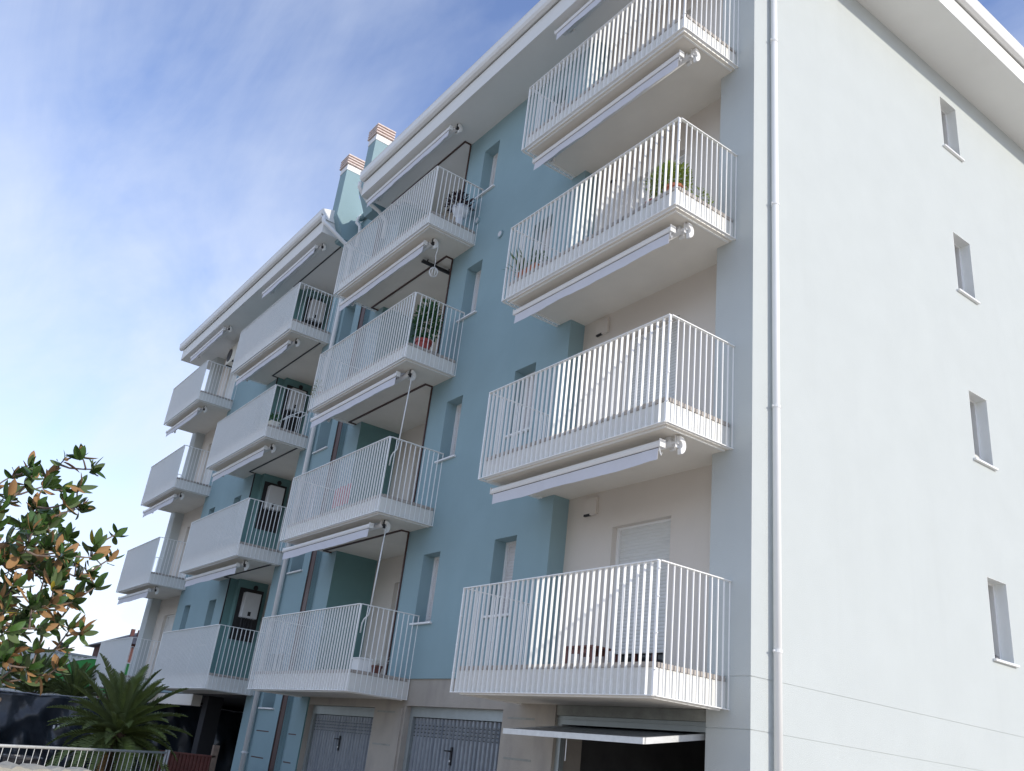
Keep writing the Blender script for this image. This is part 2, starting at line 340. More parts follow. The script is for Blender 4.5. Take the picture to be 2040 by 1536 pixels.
# recess back walls (white) with shuttered doors
def recess_back(x0, x1, y, z0, doors, opened):
    holes = [(a, b, 3*k + .36, 3*k + 2.43, 0.16) for a, b in doors for k in range(4)]
    m = MB(); m.wall(x0, x1, z0, ZR, holes, front(y)); m.build('recess_wall', M_WHITE2, bld)
    for k in range(4):
        for a, b in doors:
            z0_, z1_ = 3*k + .36, 3*k + 2.43
            w = window_unit(front(y), a, b, z0_, z1_, 0.16, M_SHUT, bld, sill=False, opened=opened[k])
            if opened[k] > 0:
                m = MB()
                for j in range(3):
                    u = a + .06 + j * (b - a - .12) / 3; m.box(u, u + .05, y + .155, y + .185, z0_, z0_ + opened[k] + .02)
                m.build('door_frame', M_REDW if k == 0 else M_PLAST, w)
recess_back(-3.75, -0.62, .30, 0.0, [(-2.72, -1.58)], [.34, 0, .3, .9])
recess_back(-11.22, -8.12, 1.0, 0.0, [(-10.25, -9.15)], [0, 1.0, 0.2, 0.6])
recess_back(XC + .22, -14.68, 1.0, 0.0, [(-16.9, -15.6)], [.3, 0, .5, 0])
recess_back(X_END + .62, XD, .30, 0.0, [(-24.5, -23.3)], [0, 0, .5, 0])
# small ventilation hoods
for x, y, k in ((-3.34, .30, 0), (-3.40, .30, 1), (-3.38, .30, 2)):
    m = MB(); m.box(x, x + .28, y - .05, y, 3*k + 2.66, 3*k + 2.92); h = m.build('vent_hood', M_WHITE2, bld, bevel=.006)
    m = MB(); m.box(x + .02, x + .15, y - .052, y - .02, 3*k + 2.655, 3*k + 2.685); m.build('slot', M_DARK, h)
for x, z in ((-6.30, 8.82), (-7.29, 9.61)):
    m = MB(); m.tube([(x, 0, z), (x, -.03, z)], .085, 16); h = m.build('wall_vent', M_BLUE, bld)
    m = MB(); m.tube([(x, -.03, z), (x, -.034, z)], .06, 14); m.build('grille', MATS['brown_joint_cover'] if False else M_BLU2, h)

# stair bay
SX0, SX1 = -14.68, -11.22
sh = [(-13.65, -12.95, 3*k + 2.75 - 3, 3*k + 3.90 - 3, 0.38) for k in range(5)]
m = MB(); zt = 12.62
m.wall(SX0, -12.58, GZ, zt, [h for h in sh if h[3] < zt], front(0.0))
m.wall(-11.90, SX1, GZ, zt, [], front(0.0)); m.wall(-12.27, -11.90, GZ, zt, [], front(0.12))
m.quad((-11.90, .12, GZ), (-11.90, 0, GZ), (-11.90, 0, zt), (-11.90, .12, zt)); m.quad((-12.27, .0, GZ), (-12.27, .12, GZ), (-12.27, .12, zt), (-12.27, 0, zt))
m.quad((SX0, 0, GZ), (SX0, 6, GZ), (SX0, 6, zt), (SX0, 0, zt))
stair = m.build('stair_wall', M_BLUE, bld)
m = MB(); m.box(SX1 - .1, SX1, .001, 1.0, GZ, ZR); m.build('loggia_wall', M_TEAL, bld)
for h in sh:
    if h[3] < zt: window_unit(front(0.0), h[0], h[1], h[2], h[3], h[4], M_SHUTP, bld)
for z in GROOVES[2:]:
    for a, b in ((-13.65, -12.95), (-11.88, -11.50)):
        m = MB(); m.box(a, b, -.002, .004, z - .012, z + .012); m.build('score_line', M_BROWN, stair)
m = MB(); m.box(-12.58, -12.27, .012, .06, GZ, 12.0); m.box(-12.545, -12.535, .004, .012, GZ, 12.0); m.box(-12.315, -12.305, .004, .012, GZ, 12.0)
m.build('joint_cover', M_BROWN, bld)
for k in range(4):
    m = MB(); m.tube([(-12.05, .119, 3*k + 2.80), (-12.05, .10, 3*k + 2.80)], .06, 12); m.build('flue_hole', M_BLACK, bld)

# ground-floor garage wall
GH = [(-11.20, -8.40, GZ, -.14, .22), (-7.30, -4.50, GZ, -.09, .22), (-3.30, -.621, GZ, .0, .5)]
m = MB(); m.wall(SX1, -.621, GZ, .34, GH, front(0.03)); m.quad((SX1, .03, .34), (-.621, .03, .34), (-.621, .4, .34), (SX1, .4, .34))
base = m.build('garage_wall', M_CONC, bld)
for x0, x1 in ((-8.38, -7.62), (-4.47, -3.72)):
    for z in (-.20, -.73, -1.26, -1.80):
        m = MB(); m.box(x0 + .1, x1 - .02, .026, .034, z - .014, z + .014); m.build('score_line', M_LINT, base)
m = MB(); m.box(-7.60, -7.36, -.0, .03, GZ, -.13); m.build('pier_edge', M_CONC, base)
def garage_door(x0, x1, zt, y):
    fr = MB(); fr.box(x0, x1, y - .12, y, zt - .16, zt); fr.box(x0, x0 + .10, y - .12, y, GZ, zt - .16); fr.box(x1 - .10, x1, y - .12, y, GZ, zt - .16)
    d = fr.build('garage_door', M_GALV2, bld)
    m = MB(); a, b = x0 + .10, x1 - .10; n = int((b - a) / .112); w = (b - a) / n; top = zt - .17
    for i in range(n):                                    # folded steel sheet
        u = a + i*w; pr = [(u, y - .05), (u + .30*w, y - .05), (u + .42*w, y - .085), (u + .86*w, y - .085), (u + w, y - .05)]
        for j in range(4): m.quad((pr[j][0], pr[j][1], GZ + .03), (pr[j+1][0], pr[j+1][1], GZ + .03), (pr[j+1][0], pr[j+1][1], top), (pr[j][0], pr[j][1], top))
    m.build('folded_panel', M_GALV, d)
    m = MB(); m2 = MB()
    for i in range(n):
        for r in range(4):
            u = a + (i + .46)*w; z = top - .12 - r*.055
            m.box(u, u + .36*w, y - .088, y - .083, z, z + .013); m2.add([(u, y - .086, z + .020), (u + .36*w, y - .086, z + .020), (u + .36*w, y - .104, z + .034), (u, y - .104, z + .034)], [(0, 1, 2, 3)])
    tag(m.build('vent_slots', M_DARK, d), None, None, kind='stuff'); tag(m2.build('vent_louvres', M_GALV2, d), None, None, kind='stuff')
    xc = (x0 + x1) / 2 - .02
    m = MB(); m.box(xc - .02, xc + .02, y - .11, y - .086, -.92, -.66); m.tube([(xc, y - .10, -.72), (xc, y - .15, -.72), (xc - .12, y - .15, -.72)], .011, 8)
    h = m.build('handle', M_BLACK, d); m = MB(); m.tube([(xc, y - .115, -.86), (xc, y - .105, -.86)], .016, 10); m.build('lock', M_ZINC, h)
garage_door(-11.20, -8.40, -.14, .25); garage_door(-7.30, -4.50, -.09, .25)
# open garage with its tilted door
gx0, gx1 = -3.30, -.622
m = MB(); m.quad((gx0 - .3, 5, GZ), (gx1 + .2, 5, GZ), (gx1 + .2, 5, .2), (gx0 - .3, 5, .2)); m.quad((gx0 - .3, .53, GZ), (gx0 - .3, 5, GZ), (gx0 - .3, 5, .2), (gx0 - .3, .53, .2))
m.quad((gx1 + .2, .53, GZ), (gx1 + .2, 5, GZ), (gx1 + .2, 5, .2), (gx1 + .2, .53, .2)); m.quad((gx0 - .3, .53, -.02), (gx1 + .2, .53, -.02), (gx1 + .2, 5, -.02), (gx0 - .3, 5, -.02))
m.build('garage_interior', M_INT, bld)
m = MB(); m.box(gx0, gx1, .05, .30, -.13, -.003); m.build('lintel', M_LINT, bld)
m = MB(); m.box(gx0, gx1, .08, .16, -.24, -.132); m.box(gx0, gx1, .062, .08, -.175, -.165); m.box(gx0, gx0 + .09, .08, .16, GZ, -.24); m.box(gx1 - .07, gx1, .08, .16, GZ, -.24)
td = m.build('garage_door', M_GALV2, bld)
def tilt(y): return -.44 + (y + .82) * .15
m = MB()
pl = [(-.82, tilt(-.82)), (1.25, tilt(1.25)), (1.25, tilt(1.25) + .035), (-.82, tilt(-.82) + .035)]
m.prism(pl, 'x', gx0 + .12, gx1 - .12); m.build('tilted_leaf', M_GALV, td)
m = MB()
for x0, x1 in ((gx0 + .08, gx0 + .12), (gx1 - .12, gx1 - .08)): m.prism([(-.83, tilt(-.83) - .015), (1.26, tilt(1.26) - .015), (1.26, tilt(1.26) + .05), (-.83, tilt(-.83) + .05)], 'x', x0, x1)
m.prism([(-.86, tilt(-.84) - .015), (-.822, tilt(-.82) - .015), (-.822, tilt(-.82) + .05), (-.86, tilt(-.84) + .05)], 'x', gx0 + .08, gx1 - .08)
m.build('leaf_edge', M_ZINC, td)
m = MB(); m.tube([(-2.02, -.80, tilt(-.8)), (-2.02, -.80, tilt(-.8) - .26)], .006, 6); m.box(-2.06, -1.98, -.5, -.4, tilt(-.45) - .05, tilt(-.45)); m.build('pull_cord', M_ZINC, td)

# open undercroft below the two far stacks
m = MB(); m.box(X_END, SX0, .02, 11.9, -.02, .0); m.build('undercroft_ceiling', M_INT, bld)
m = MB(); m.box(X_END, -18.6, .0, .25, -.30, -.021); m.build('beam', M_CEIL, bld)
for x in (-18.6, -25.6):
    for y in (.3, 6.0):
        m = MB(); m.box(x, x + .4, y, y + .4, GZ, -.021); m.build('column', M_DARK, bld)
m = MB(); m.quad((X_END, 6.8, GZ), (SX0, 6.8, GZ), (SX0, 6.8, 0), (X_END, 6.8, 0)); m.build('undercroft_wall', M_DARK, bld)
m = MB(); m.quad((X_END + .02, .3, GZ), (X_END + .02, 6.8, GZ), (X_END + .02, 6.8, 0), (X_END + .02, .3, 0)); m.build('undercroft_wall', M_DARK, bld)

# ---------------------------------------------------------------- balconies
STACKS = {'A': (-4.115, -.304, .305), 'B': (-11.62, -7.275, 1.005), 'C': (-18.68, -14.28, 1.005), 'D': (-25.60, -21.80, .305)}
YF = -1.14; HR = 1.395
bar_front = MB().box(-.0055, .0055, -.0165, .0165, 0, HR - .01).mesh('bar', M_RAIL)
bar_side = MB().box(-.0075, .0075, -.006, .006, 0, HR - .01).mesh('bar', M_RAIL)
bar_far = MB().box(-.005, .005, -.0135, .0135, 0, HR - .01).mesh('bar', M_RAIL)
tile_x = MB().box(0, .292, -.012, .022, 0, .052).mesh('tile', M_TILE)
tile_y = MB().box(-.022, .012, 0, .292, 0, .052).mesh('tile', M_TILE)
def balcony(s, k, single):
    xl, xr, yb = STACKS[s]; z = 3.0 * k
    m = MB(); m.box(xl + .045, xr - .045, -1.085, yb, z + .012, z + .285); m.box(xl + .06, xr - .06, -1.07, yb, z + .285, z + .33)
    b = m.build('balcony', M_FASC, bld)
    m = MB(); m.box(xl + .045, xr - .045, -1.085, yb, z + .0, z + .0118); m.build('underside', M_CEIL, b)
    m = MB(); m.box(xl + .085, xr - .085, -1.055, -1.03, z - .022, z - .0005); m.box(xr - .11, xr - .085, -1.03, -.03, z - .022, z - .0005); m.box(xl + .085, xl + .11, -1.03, -.03, z - .022, z - .0005)
    m.build('drip_edge', M_RAIL, b)
    x = xl + .05
    while x < xr - .05:                                   # edge tiles of the floor
        w = min(.292, xr - .05 - x); inst('tile', tile_x, (x, -1.085, z + .287), b, scl=(w / .292, 1, 1)); x += .3
    for xx, sgn in ((xr - .045, -1), (xl + .045, 1)):
        y = -1.05
        while y < -.05:
            w = min(.292, -.02 - y); inst('tile', tile_y, (xx, y, z + .287), b, scl=(-sgn, w / .292, 1)); y += .3
    m = MB(); w = .022; zt = z + HR - .012                # handrail and foot rail
    m.box(xl - .004, xr + .004, YF - w, YF + w, zt, zt + .012)
    m.box(xr - w, xr + .004 + .018, YF + w, 0, zt, zt + .012); m.box(xl - .022, xl + w, YF + w, 0, zt, zt + .012)
    m.build('top_rail', M_RAIL, b)
    m = MB(); m.box(xl - .004, xr + .004, YF - w, YF + w, z - .008, z + .002); m.box(xr - w, xr + .022, YF + w, 0, z - .008, z + .002); m.box(xl - .022, xl + w, YF + w, 0, z - .008, z + .002)
    m.build('foot_rail', M_RAIL, b)
    for cx in (xl, xr):
        m = MB(); m.box(cx - .013, cx + .013, YF - .013, YF + .013, z, zt)
        for h in (.25, .62, 1.0, 1.3): m.tube([(cx - .03, YF, z + h), (cx + .03, YF, z + h)], .008, 6)
        m.build('post', M_RAIL, b)
    n = round((xr - xl) / .105); sp = (xr - xl) / n
    ny = 11; spy = 1.10 / ny
    fr = [(xl + i*sp, YF) for i in range(1, n)]; sd = [(xx, YF + .04 + j*spy) for xx in (xl, xr) for j in range(1, ny + 1)]
    if single:
        for x, y in fr: inst('bar', bar_front if s == 'A' else bar_far, (x, y, z), b)
        for x, y in sd: inst('bar', bar_side, (x, y, z), b)
    else:
        m = MB()
        for x, y in fr: m.box(x - .005, x + .005, y - .0135, y + .0135, z, z + HR - .01)
        for x, y in sd: m.box(x - .0075, x + .0075, y - .006, y + .006, z, z + HR - .01)
        tag(m.build('railing_bars', M_RAIL, b), None, None, kind='stuff')
    return b
for s in 'ABCD':
    for k in range(4): balcony(s, k, s == 'A' or (s == 'B' and k == 0))
# joint profiles on the loggia ceilings
for k in range(1, 5):
    z = 3.0*k if k < 4 else ZR
    m = MB(); m.box(-11.5, -8.07, -.20, -.165, z - .025, z - .001); m.box(-8.105, -8.07, -.165, -.02, z - .025, z - .001); m.box(-11.5, -11.465, -.165, -.004, z - .025, z - .001)
    m.box(-8.115, -8.088, -.030, -.003, z - 2.6, z - .026); m.build('ceiling_profile', M_BROWN, bld)
    m = MB(); m.box(-17.78, -14.42, -.20, -.17, z - .022, z - .001); m.box(-17.78, -17.75, -.17, -.05, z - .022, z - .001); m.box(-17.78, -17.755, -.035, -.003, z - 2.6, z - .001); m.build('ceiling_profile', M_BLACK, bld)

# ---------------------------------------------------------------- roof, eaves, gutters, downpipes, chimneys
def roof_block(x0, x1, hipl, hipr):
    m = MB(); m.box(x0, x1, -.92, 13.0, ZR, ZR + .40); m.box(x0 + .05, x1 - .05, -.87, 12.95, ZR + .40, ZR + .58)
    e = m.build('eave', M_EAVE, bld)
    m = MB(); ea = .1 if hipl else -.03; eb = .1 if hipr else -.03; pts = [(x0 - ea, -1.03, ZR + .60), (x1 + eb, -1.03, ZR + .60), (x1 + eb, 13.1, ZR + .60), (x0 - ea, 13.1, ZR + .60)]
    a = x0 + (6.9 if hipl else .0); b = x1 - (6.9 if hipr else 0)
    m.add(pts + [(a, 6, ZR + 2.2), (b, 6, ZR + 2.2)], [(0, 1, 5, 4), (1, 2, 5), (2, 3, 4, 5), (3, 0, 4), (3, 2, 1, 0)])
    m.build('roof', M_ROOF, bld)
    for xe, fl in ((x0, hipl), (x1, hipr)):                # white verge plate where the roof stops at the stair bay
        if not fl:
            m = MB(); m.prism([(-1.05, ZR + .56), (-1.05, ZR + .70), (.6, ZR + 1.14), (13, ZR + .7), (13, ZR + .56), (-.88, ZR + .41)], 'x', xe - .03, xe + .03); m.build('verge_plate', M_GUTTER, bld)
    pf = [(.0, .0), (.0, -.13), (-.03, -.19), (-.09, -.22), (-.15, -.20), (-.185, -.14), (-.19, .0), (-.20, .02), (-.175, .02), (-.17, -.12), (-.09, -.19), (-.02, -.12), (-.015, .0)]
    m = MB(); zt = ZR + .64
    m.prism([(-.875 + p, zt + q) for p, q in pf], 'x', x0 - (.0 if not hipl else .15), x1 + (.0 if not hipr else .18))
    if hipr: m.prism([(x1 - .045 - p, zt + q + .001) for p, q in pf], 'y', -1.05, 13.0)
    if hipl: m.prism([(x0 + .045 + p, zt + q + .001) for p, q in pf], 'y', -1.05, 13.0)
    m.build('gutter', M_GUTTER, bld, smooth=False)
roof_block(-11.82, .92, False, True); roof_block(-26.92, -14.16, True, False)
m = MB(); m.box(-14.155, -11.825, .0, 13.0, zt := 12.62, 12.80); m.box(-14.155, -11.825, .3, 13, 12.051, 12.62); m.build('stair_roof', M_EAVE, bld)
m = MB(); m.tube([(-13.7, -.08, 12.66), (-12.3, -.08, 12.66)], .075, 12); m.build('gutter', MATS['blue_render'], bld, smooth=True)
def downpipe(pts, r, clamps=()):
    m = MB(); m.tube(pts, r, 12); o = m.build('downpipe', M_GUTTER, bld, smooth=True)
    for x, y, z, dx_, dy_ in clamps:
        m = MB(); m.tube([(x, y, z - .016), (x, y, z + .016)], r + .008, 12); m.tube([(x, y, z), (x + dx_, y + dy_, z)], .008, 6)
        m.tube([(x, y - r - .03, z), (x, y - r, z)], .010, 6); m.build('clamp', M_GUTTER, o)
downpipe([(.065, .37, GZ), (.065, .37, ZR)], .046, [(.065, .37, z, -.065, 0) for z in (9.49, 6.57, 3.58, .66, -1.9)])
downpipe([(-13.84, -.085, GZ), (-13.84, -.085, 11.55), (-13.84, -.10, 11.75), (-13.88, -.35, 11.86), (-13.98, -.85, 12.20), (-14.08, -.97, 12.34), (-14.1, -.97, 12.50)], .058,
         [(-13.84, -.085, z, 0, .085) for z in (10.2, 7.4, 4.4, 1.4, -1.2)])
downpipe([(-13.62, -.10, 12.72), (-13.66, -.16, 12.62), (-13.66, -.18, 12.48), (-13.58, -.10, 12.36), (-13.56, -.08, 12.20), (-13.56, -.08, 11.7)], .05)
downpipe([(-11.92, -.98, 12.50), (-11.92, -.98, 12.36), (-11.96, -.82, 12.22), (-11.98, -.62, 12.08), (-11.98, -.30, 11.98), (-11.85, -.10, 11.7), (-11.85, -.08, 11.2)], .05)
def chimney(x0, x1, y0, y1, ztop):
    zb = ztop - .52
    m = MB(); m.prism([(y0, zb), (y0, 12.62), (y0 + .30, 11.97), (.0, 11.97), (.55, 12.80), (.12, 13.05), (y1 + .06, 13.45), (y1, 13.9), (y1, zb)], 'x', x0, x1)
    c = m.build('chimney', M_BLUE, bld)
    m = MB(); m.box(x0 - .012, x1 + .012, y0 - .012, y1 + .012, zb, zb + .17); m.box(x0 + .06, x1 - .06, y0 + .06, y1 - .06, zb + .17, ztop - .02); m.build('band', M_CHWH, c)
    for i in range(4):
        zc = zb + .20 + i * .085
        m = MB(); m.box(x0 - .05, x1 + .05, y0 - .05, y1 + .05, zc, zc + .04); m.build('cap_slab', M_CHCAP, c)
        if i < 3:
            m = MB()
            for cx in (x0 + .02, x1 - .08):
                for cy in (y0 + .02, y1 - .08): m.box(cx, cx + .06, cy, cy + .06, zc + .04, zc + .085)
            m.build('spacer', M_CHCAP, c)
chimney(-14.34, -13.90, -.70, -.24, 14.66); chimney(-12.50, -12.06, -.75, -.30, 14.62)

# ---------------------------------------------------------------- awnings (rolled in) below balconies and eaves
FLN = ['first-floor', 'second-floor', 'third-floor', 'fourth-floor']
STN = {'A': 'corner stack beside the gable', 'B': 'second stack from the gable', 'C': 'third stack from the gable', 'D': 'farthest stack'}
AWX = {'A': (-4.05, -.58), 'B': (-11.72, -7.78), 'C': (-18.72, -14.78), 'D': (-25.95, -22.35)}
def awning(s, k, crank=False, open_=0.0):
    xl, xr = AWX[s]; top = (k == 3); z = ZR if top else 3.0*(k + 1); y = -.62 if top else -.74
    place_ = 'under the roof eave' if top else 'under the %s balcony' % FLN[k + 1]
    a = thing('awning', ((xl + xr)/2, y, z - .35), 'rolled-in white awning %s, %s' % (place_, STN[s]), 'awning', 'rolled-in awnings below the balconies and eaves')
    m = MB(); m.tube([(xl + .05, y, z - .085), (xr, y, z - .085)], .048, 14); m.build('roller', M_ALU, a, smooth=True)
    yb = y - .13 - open_; zb = z - .13 - open_ * .22
    if open_ > 0:
        m = MB(); m.quad((xl + .05, y - .03, z - .055), (xr - .02, y - .03, z - .055), (xr - .02, yb + .02, zb + .03), (xl + .05, yb + .02, zb + .03)); m.build('cloth', M_FABRIC, a)
    m = MB(); m.prism([(yb - .03, zb - .045), (yb - .045, zb - .01), (yb - .035, zb + .03), (yb, zb + .045), (yb + .045, zb + .035), (yb + .045, zb - .03), (yb + .01, zb - .05)], 'x', xl, xr)
    m.build('front_bar', M_ALU, a, bevel=.004)
    for ca, cb in ((xr + .0005, xr + .016), (xl - .012, xl - .0005)):
        m = MB(); m.box(ca, cb, yb - .048, yb + .048, zb - .052, zb + .048); m.build('end_cap', M_PLAST, a, bevel=.004)
    m = MB(); n = 24; rnd = random.Random(hash((s, k)) % 1000 + 3)   # hanging valance, slightly wavy
    ph = k * 1.7 + ord(s)
    for i in range(n):
        pts = []
        for j in (i, i + 1):
            x = xl + .03 + (xr - xl - .07) * j / n; wv = .006 * math.sin(j * .9 + ph) + .004 * math.sin(j * 2.3 + ph); sag = .008 * math.sin(j * .5 + ph)
            pts.append((x, yb - .012, zb - .048)); pts.append((x, yb - .012 + wv - .006, zb - .21 + sag))
        m.quad(pts[0], pts[2], pts[3], pts[1])
    v = m.build('valance', M_FABRIC, a); md = v.modifiers.new('thick', 'SOLIDIFY'); md.thickness = .003
    m = MB(); m.box(xl + .05, xr - .04, yb - .0155, yb - .009, zb - .055, zb - .046); m.build('valance_channel', M_DKMET, a)
    for x in (xl + .18, xr - .10):                         # ceiling brackets
        m = MB(); m.box(x, x + .08, y - .02, y + .09, z - .06, z - .001); m.box(x, x + .08, y + .05, y + .09, z - .15, z - .06); m.build('bracket', M_PLAST, a, bevel=.004)
    for pts in ([(xr + .02, y + .03, z - .11), (xr - .5, y - .06, z - .10), (xr - 1.4, y - .05, z - .10)], [(xl + .1, y + .03, z - .11), (xl + .6, y - .06, z - .10), (xl + 1.5, y - .05, z - .10)]):
        m = MB(); m.tube(pts, .016, 8); m.build('folding_arm', M_ALU, a)
    gx = xr + .13                                          # rounded gear cover at the right-hand end
    m = MB(); prof = []
    for i in range(19):
        t = -PI*.44 + PI*.96*i/18; prof.append((y - .01 + .10*math.cos(t), z - .14 + .115*math.sin(t)))
    for i in range(19):
        t = PI*.52 - PI*.96*i/18; prof.append((y - .01 + .036*math.cos(t), z - .14 + .048*math.sin(t)))
    m.prism(prof, 'x', gx - .045, gx + .015); m.build('gear_cover', M_PLAST, a, bevel=.006)
    m = MB(); m.tube([(xr, y, z - .085), (gx - .02, y + .0, z - .10)], .022, 10); m.box(gx - .06, gx - .046, y - .03, y + .05, z - .16, z - .01); m.build('gearbox', M_ALU if s == 'A' else M_DKMET, a)
    if crank:
        p0 = Vector((gx + .02, y - .0, z - .12)); p1 = Vector((gx + .22, y - .14, z - 1.62))
        m = MB(); m.tube([p0, p1], .012, 8); m.tube([p1, p1 + Vector((-.02, 0, -.12)), p1 + Vector((-.10, -.03, -.19)), p1 + Vector((-.13, -.04, -.26)), p1 + Vector((-.14, -.04, -.42))], .013, 8)
        m.build('crank_rod', M_PLAST, a, smooth=True)
    elif s == 'A':
        m = MB(); m.tube([(xr - .02, yb - .02, zb - .05), (xr + .0, yb - .02, zb - .13), (xr + .015, yb - .02, zb - .16), (xr + .03, yb - .02, zb - .13)], .006, 6); m.build('pull_ring', M_PLAST, a)
    return a
for s in 'ABCD':
    for k in range(4): awning(s, k, crank=(s == 'B' and k < 2), open_=.10 if (s == 'B' and k < 2) else (.04 if (s, k) == ('A', 0) else (0.0, .025, .01, .035, .015)[(k*3 + ord(s)) % 5]))

# ---------------------------------------------------------------- boilers on the loggia wall of the third stack
for k in range(4):
    z = 3.0*k; x = XC + .222
    b = thing('wall_boiler', (x, .56, z + 1.5), 'white wall boiler in black-framed niche on the %s loggia, third stack from the gable' % FLN[k], 'boiler', 'boilers on the loggia walls')
    m = MB(); m.box(x, x + .03, .24, .90, z + 1.42, z + 2.78); m.build('niche_frame', M_BLACK, b)
    m = MB(); m.box(x + .031, x + .26, .345, .775, z + 2.0, z + 2.66); m.build('casing', M_BLU2, b, bevel=.012)
    m = MB(); m.box(x + .26, x + .265, .50, .58, z + 2.05, z + 2.16); m.build('display', M_BLACK, b)
    m = MB()
    for i, yy in enumerate((.42, .49, .56, .63, .70)): m.tube([(x + .12, yy, z + 2.0), (x + .13, yy + .02*math.sin(i*2), z + 1.8), (x + .06, yy + .01, z + 1.55)], .013, 6)
    m.build('pipes', M_DKMET, b)
    m = MB(); m.tube([(x + .0, .66, z + 2.84), (x + .02, .66, z + 2.84)], .065, 12); m.build('flue_cap', M_BLACK, b)

# ---------------------------------------------------------------- pots and plants on the balconies
def leaf_mesh(name, mt, ln, wd, fold=.25, curl=.12):
    v = []; f = []; st = [0, .12, .3, .5, .7, .87, 1.0]; ws = [.08, .60, .95, 1.0, .88, .55, .03]
    for t, w in zip(st, ws):
        z = -curl * ln * t * t
        v += [(-w*wd/2, t*ln, z + fold*w*wd/2), (0, t*ln, z), (w*wd/2, t*ln, z + fold*w*wd/2)]
    for i in range(len(st) - 1):
        a = 3*i; f += [(a, a+1, a+4, a+3), (a+1, a+2, a+5, a+4)]
    m = MB(); m.add(v, f); return m, m.mesh(name, mt, smooth=True)
def add_leaf(mb, src, mtx):
    mb.add([mtx @ Vector(p) for p in src.v], src.f)
def orient(pos, d, roll, scale=1.0, up=Vector((0, 0, 1))):
    d = Vector(d).normalized(); x = d.cross(up)
    if x.length < 1e-3: x = Vector((1, 0, 0))
    x.normalize(); z = x.cross(d)
    M = Matrix((x, d, z)).transposed().to_4x4()
    return Matrix.Translation(pos) @ M @ Matrix.Rotation(roll, 4, 'Y') @ Matrix.Scale(scale, 4)
LEAF_S, _ = leaf_mesh('leaf', M_LEAFG, .042, .016)
LEAF_M, _ = leaf_mesh('leaf', M_LEAFD, .095, .05)
LEAF_N, _ = leaf_mesh('leaf', M_LEAFY, .30, .018, .3, .35)
def foliage(mb, src, c, rad, n, rnd, outward=True, smin=.7, smax=1.2):
    for i in range(n):
        u = Vector((rnd.gauss(0, 1), rnd.gauss(0, 1), rnd.gauss(0, 1))).normalized(); r = rnd.random() ** .4
        p = Vector(c) + Vector((u.x*rad[0], u.y*rad[1], u.z*rad[2])) * r
        d = (u + Vector((rnd.uniform(-.6, .6), rnd.uniform(-.6, .6), rnd.uniform(-.2, .8))))
        add_leaf(mb, src, orient(p, d, rnd.uniform(-1, 1), rnd.uniform(smin, smax)))
def pot(e, x, y, z, r, h, mt, n=20):
    m = MB(); m.lathe([(r*.68, 0), (r*.9, h*.8), (r*1.02, h*.8), (r*1.04, h), (r*.92, h), (r*.88, h*.9)], x, y, z, n); m.build('pot', mt, e, smooth=False)
rp = random.Random(11)
ZF = .335
e = thing('potted_plant', (-.80, -.78, 6 + ZF), 'bushy yellow-green plant in terracotta pots at the corner of the third-floor gable-side balcony', 'plant')
pot(e, -.62, -.86, 6 + ZF, .15, .20, M_TERRA); pot(e, -1.02, -.82, 6 + ZF, .14, .18, M_REDP)
m = MB(); foliage(m, LEAF_S, (-.80, -.80, 6 + ZF + .46), (.36, .25, .21), 2400, rp); foliage(m, LEAF_S, (-.40, -.62, 6 + ZF + .12), (.06, .30, .10), 130, rp); m.build('foliage', mat('bright_leaf', (0.25, 0.33, 0.045), .5, var=.35, vscale=18, back=(.24, .32, .06)), e)
e = thing('potted_plant', (-3.80, -.9, 6 + ZF), 'spiky arching plant in terracotta trough at the left end of the third-floor gable-side balcony', 'plant')
m = MB(); m.prism([(-1.0, 6 + ZF), (-.84, 6 + ZF), (-.80, 6 + ZF + .17), (-1.04, 6 + ZF + .17)], 'x', -4.0, -3.45); m.build('trough', M_TERRA, e)
m = MB()
for i in range(46):
    an = rp.uniform(0, 2*PI); el = rp.uniform(.5, 1.3); d = Vector((math.cos(an)*math.cos(el), math.sin(an)*math.cos(el), math.sin(el)))
    add_leaf(m, LEAF_N, orient(Vector((rp.uniform(-4.0, -3.8), rp.uniform(-1.0, -.85), 6 + ZF + .16)), d, rp.uniform(-.5, .5), rp.uniform(.9, 1.5)))
m.build('long_leaves', M_LEAFG, e)
m = MB(); foliage(m, LEAF_S, (-3.6, -.9, 6 + ZF + .30), (.22, .14, .17), 330, rp); m.build('foliage', M_LEAFD, e)
e = thing('potted_plant', (-7.62, -.62, 6 + ZF), 'tall leafy green shrub in red plastic pot on the third-floor balcony, second stack', 'plant')
pot(e, -7.62, -.62, 6 + ZF, .17, .30, M_REDP)
m = MB(); foliage(m, LEAF_M, (-7.62, -.60, 6 + ZF + .75), (.24, .26, .48), 520, rp); m.build('foliage', M_LEAFD, e)
m = MB(); m.tube([(-7.62, -.62, 6 + ZF + .25), (-7.6, -.6, 6 + ZF + 1.0)], .012, 6); m.build('stem', M_BARK, e)
e = thing('potted_plant', (-7.55, -.30, 9 + ZF), 'dark purple plant in white pedestal urn on the fourth-floor balcony, second stack', 'plant')
m = MB(); m.lathe([(.085, 0), (.075, .22), (.09, .27), (.05, .29), (.12, .36), (.18, .46), (.20, .56), (.17, .56), (.15, .50)], -7.55, -.30, 9 + ZF, 20); m.build('urn', M_URN, e, smooth=True)
m = MB(); foliage(m, LEAF_M, (-7.58, -.34, 9 + ZF + .66), (.30, .28, .20), 260, rp, smin=.6, smax=1.1); m.build('foliage', M_LEAFP, e)
e = thing('potted_plant', (-11.5, -1.05, 6 + ZF), 'small trailing pale green plant at the left end of the third-floor balcony, second stack', 'plant')
pot(e, -11.5, -1.0, 6 + ZF, .08, .12, M_TERRA)
m = MB(); foliage(m, LEAF_S, (-11.52, -1.08, 6 + ZF + .18), (.13, .12, .26), 220, rp); m.build('foliage', M_LEAFY, e)
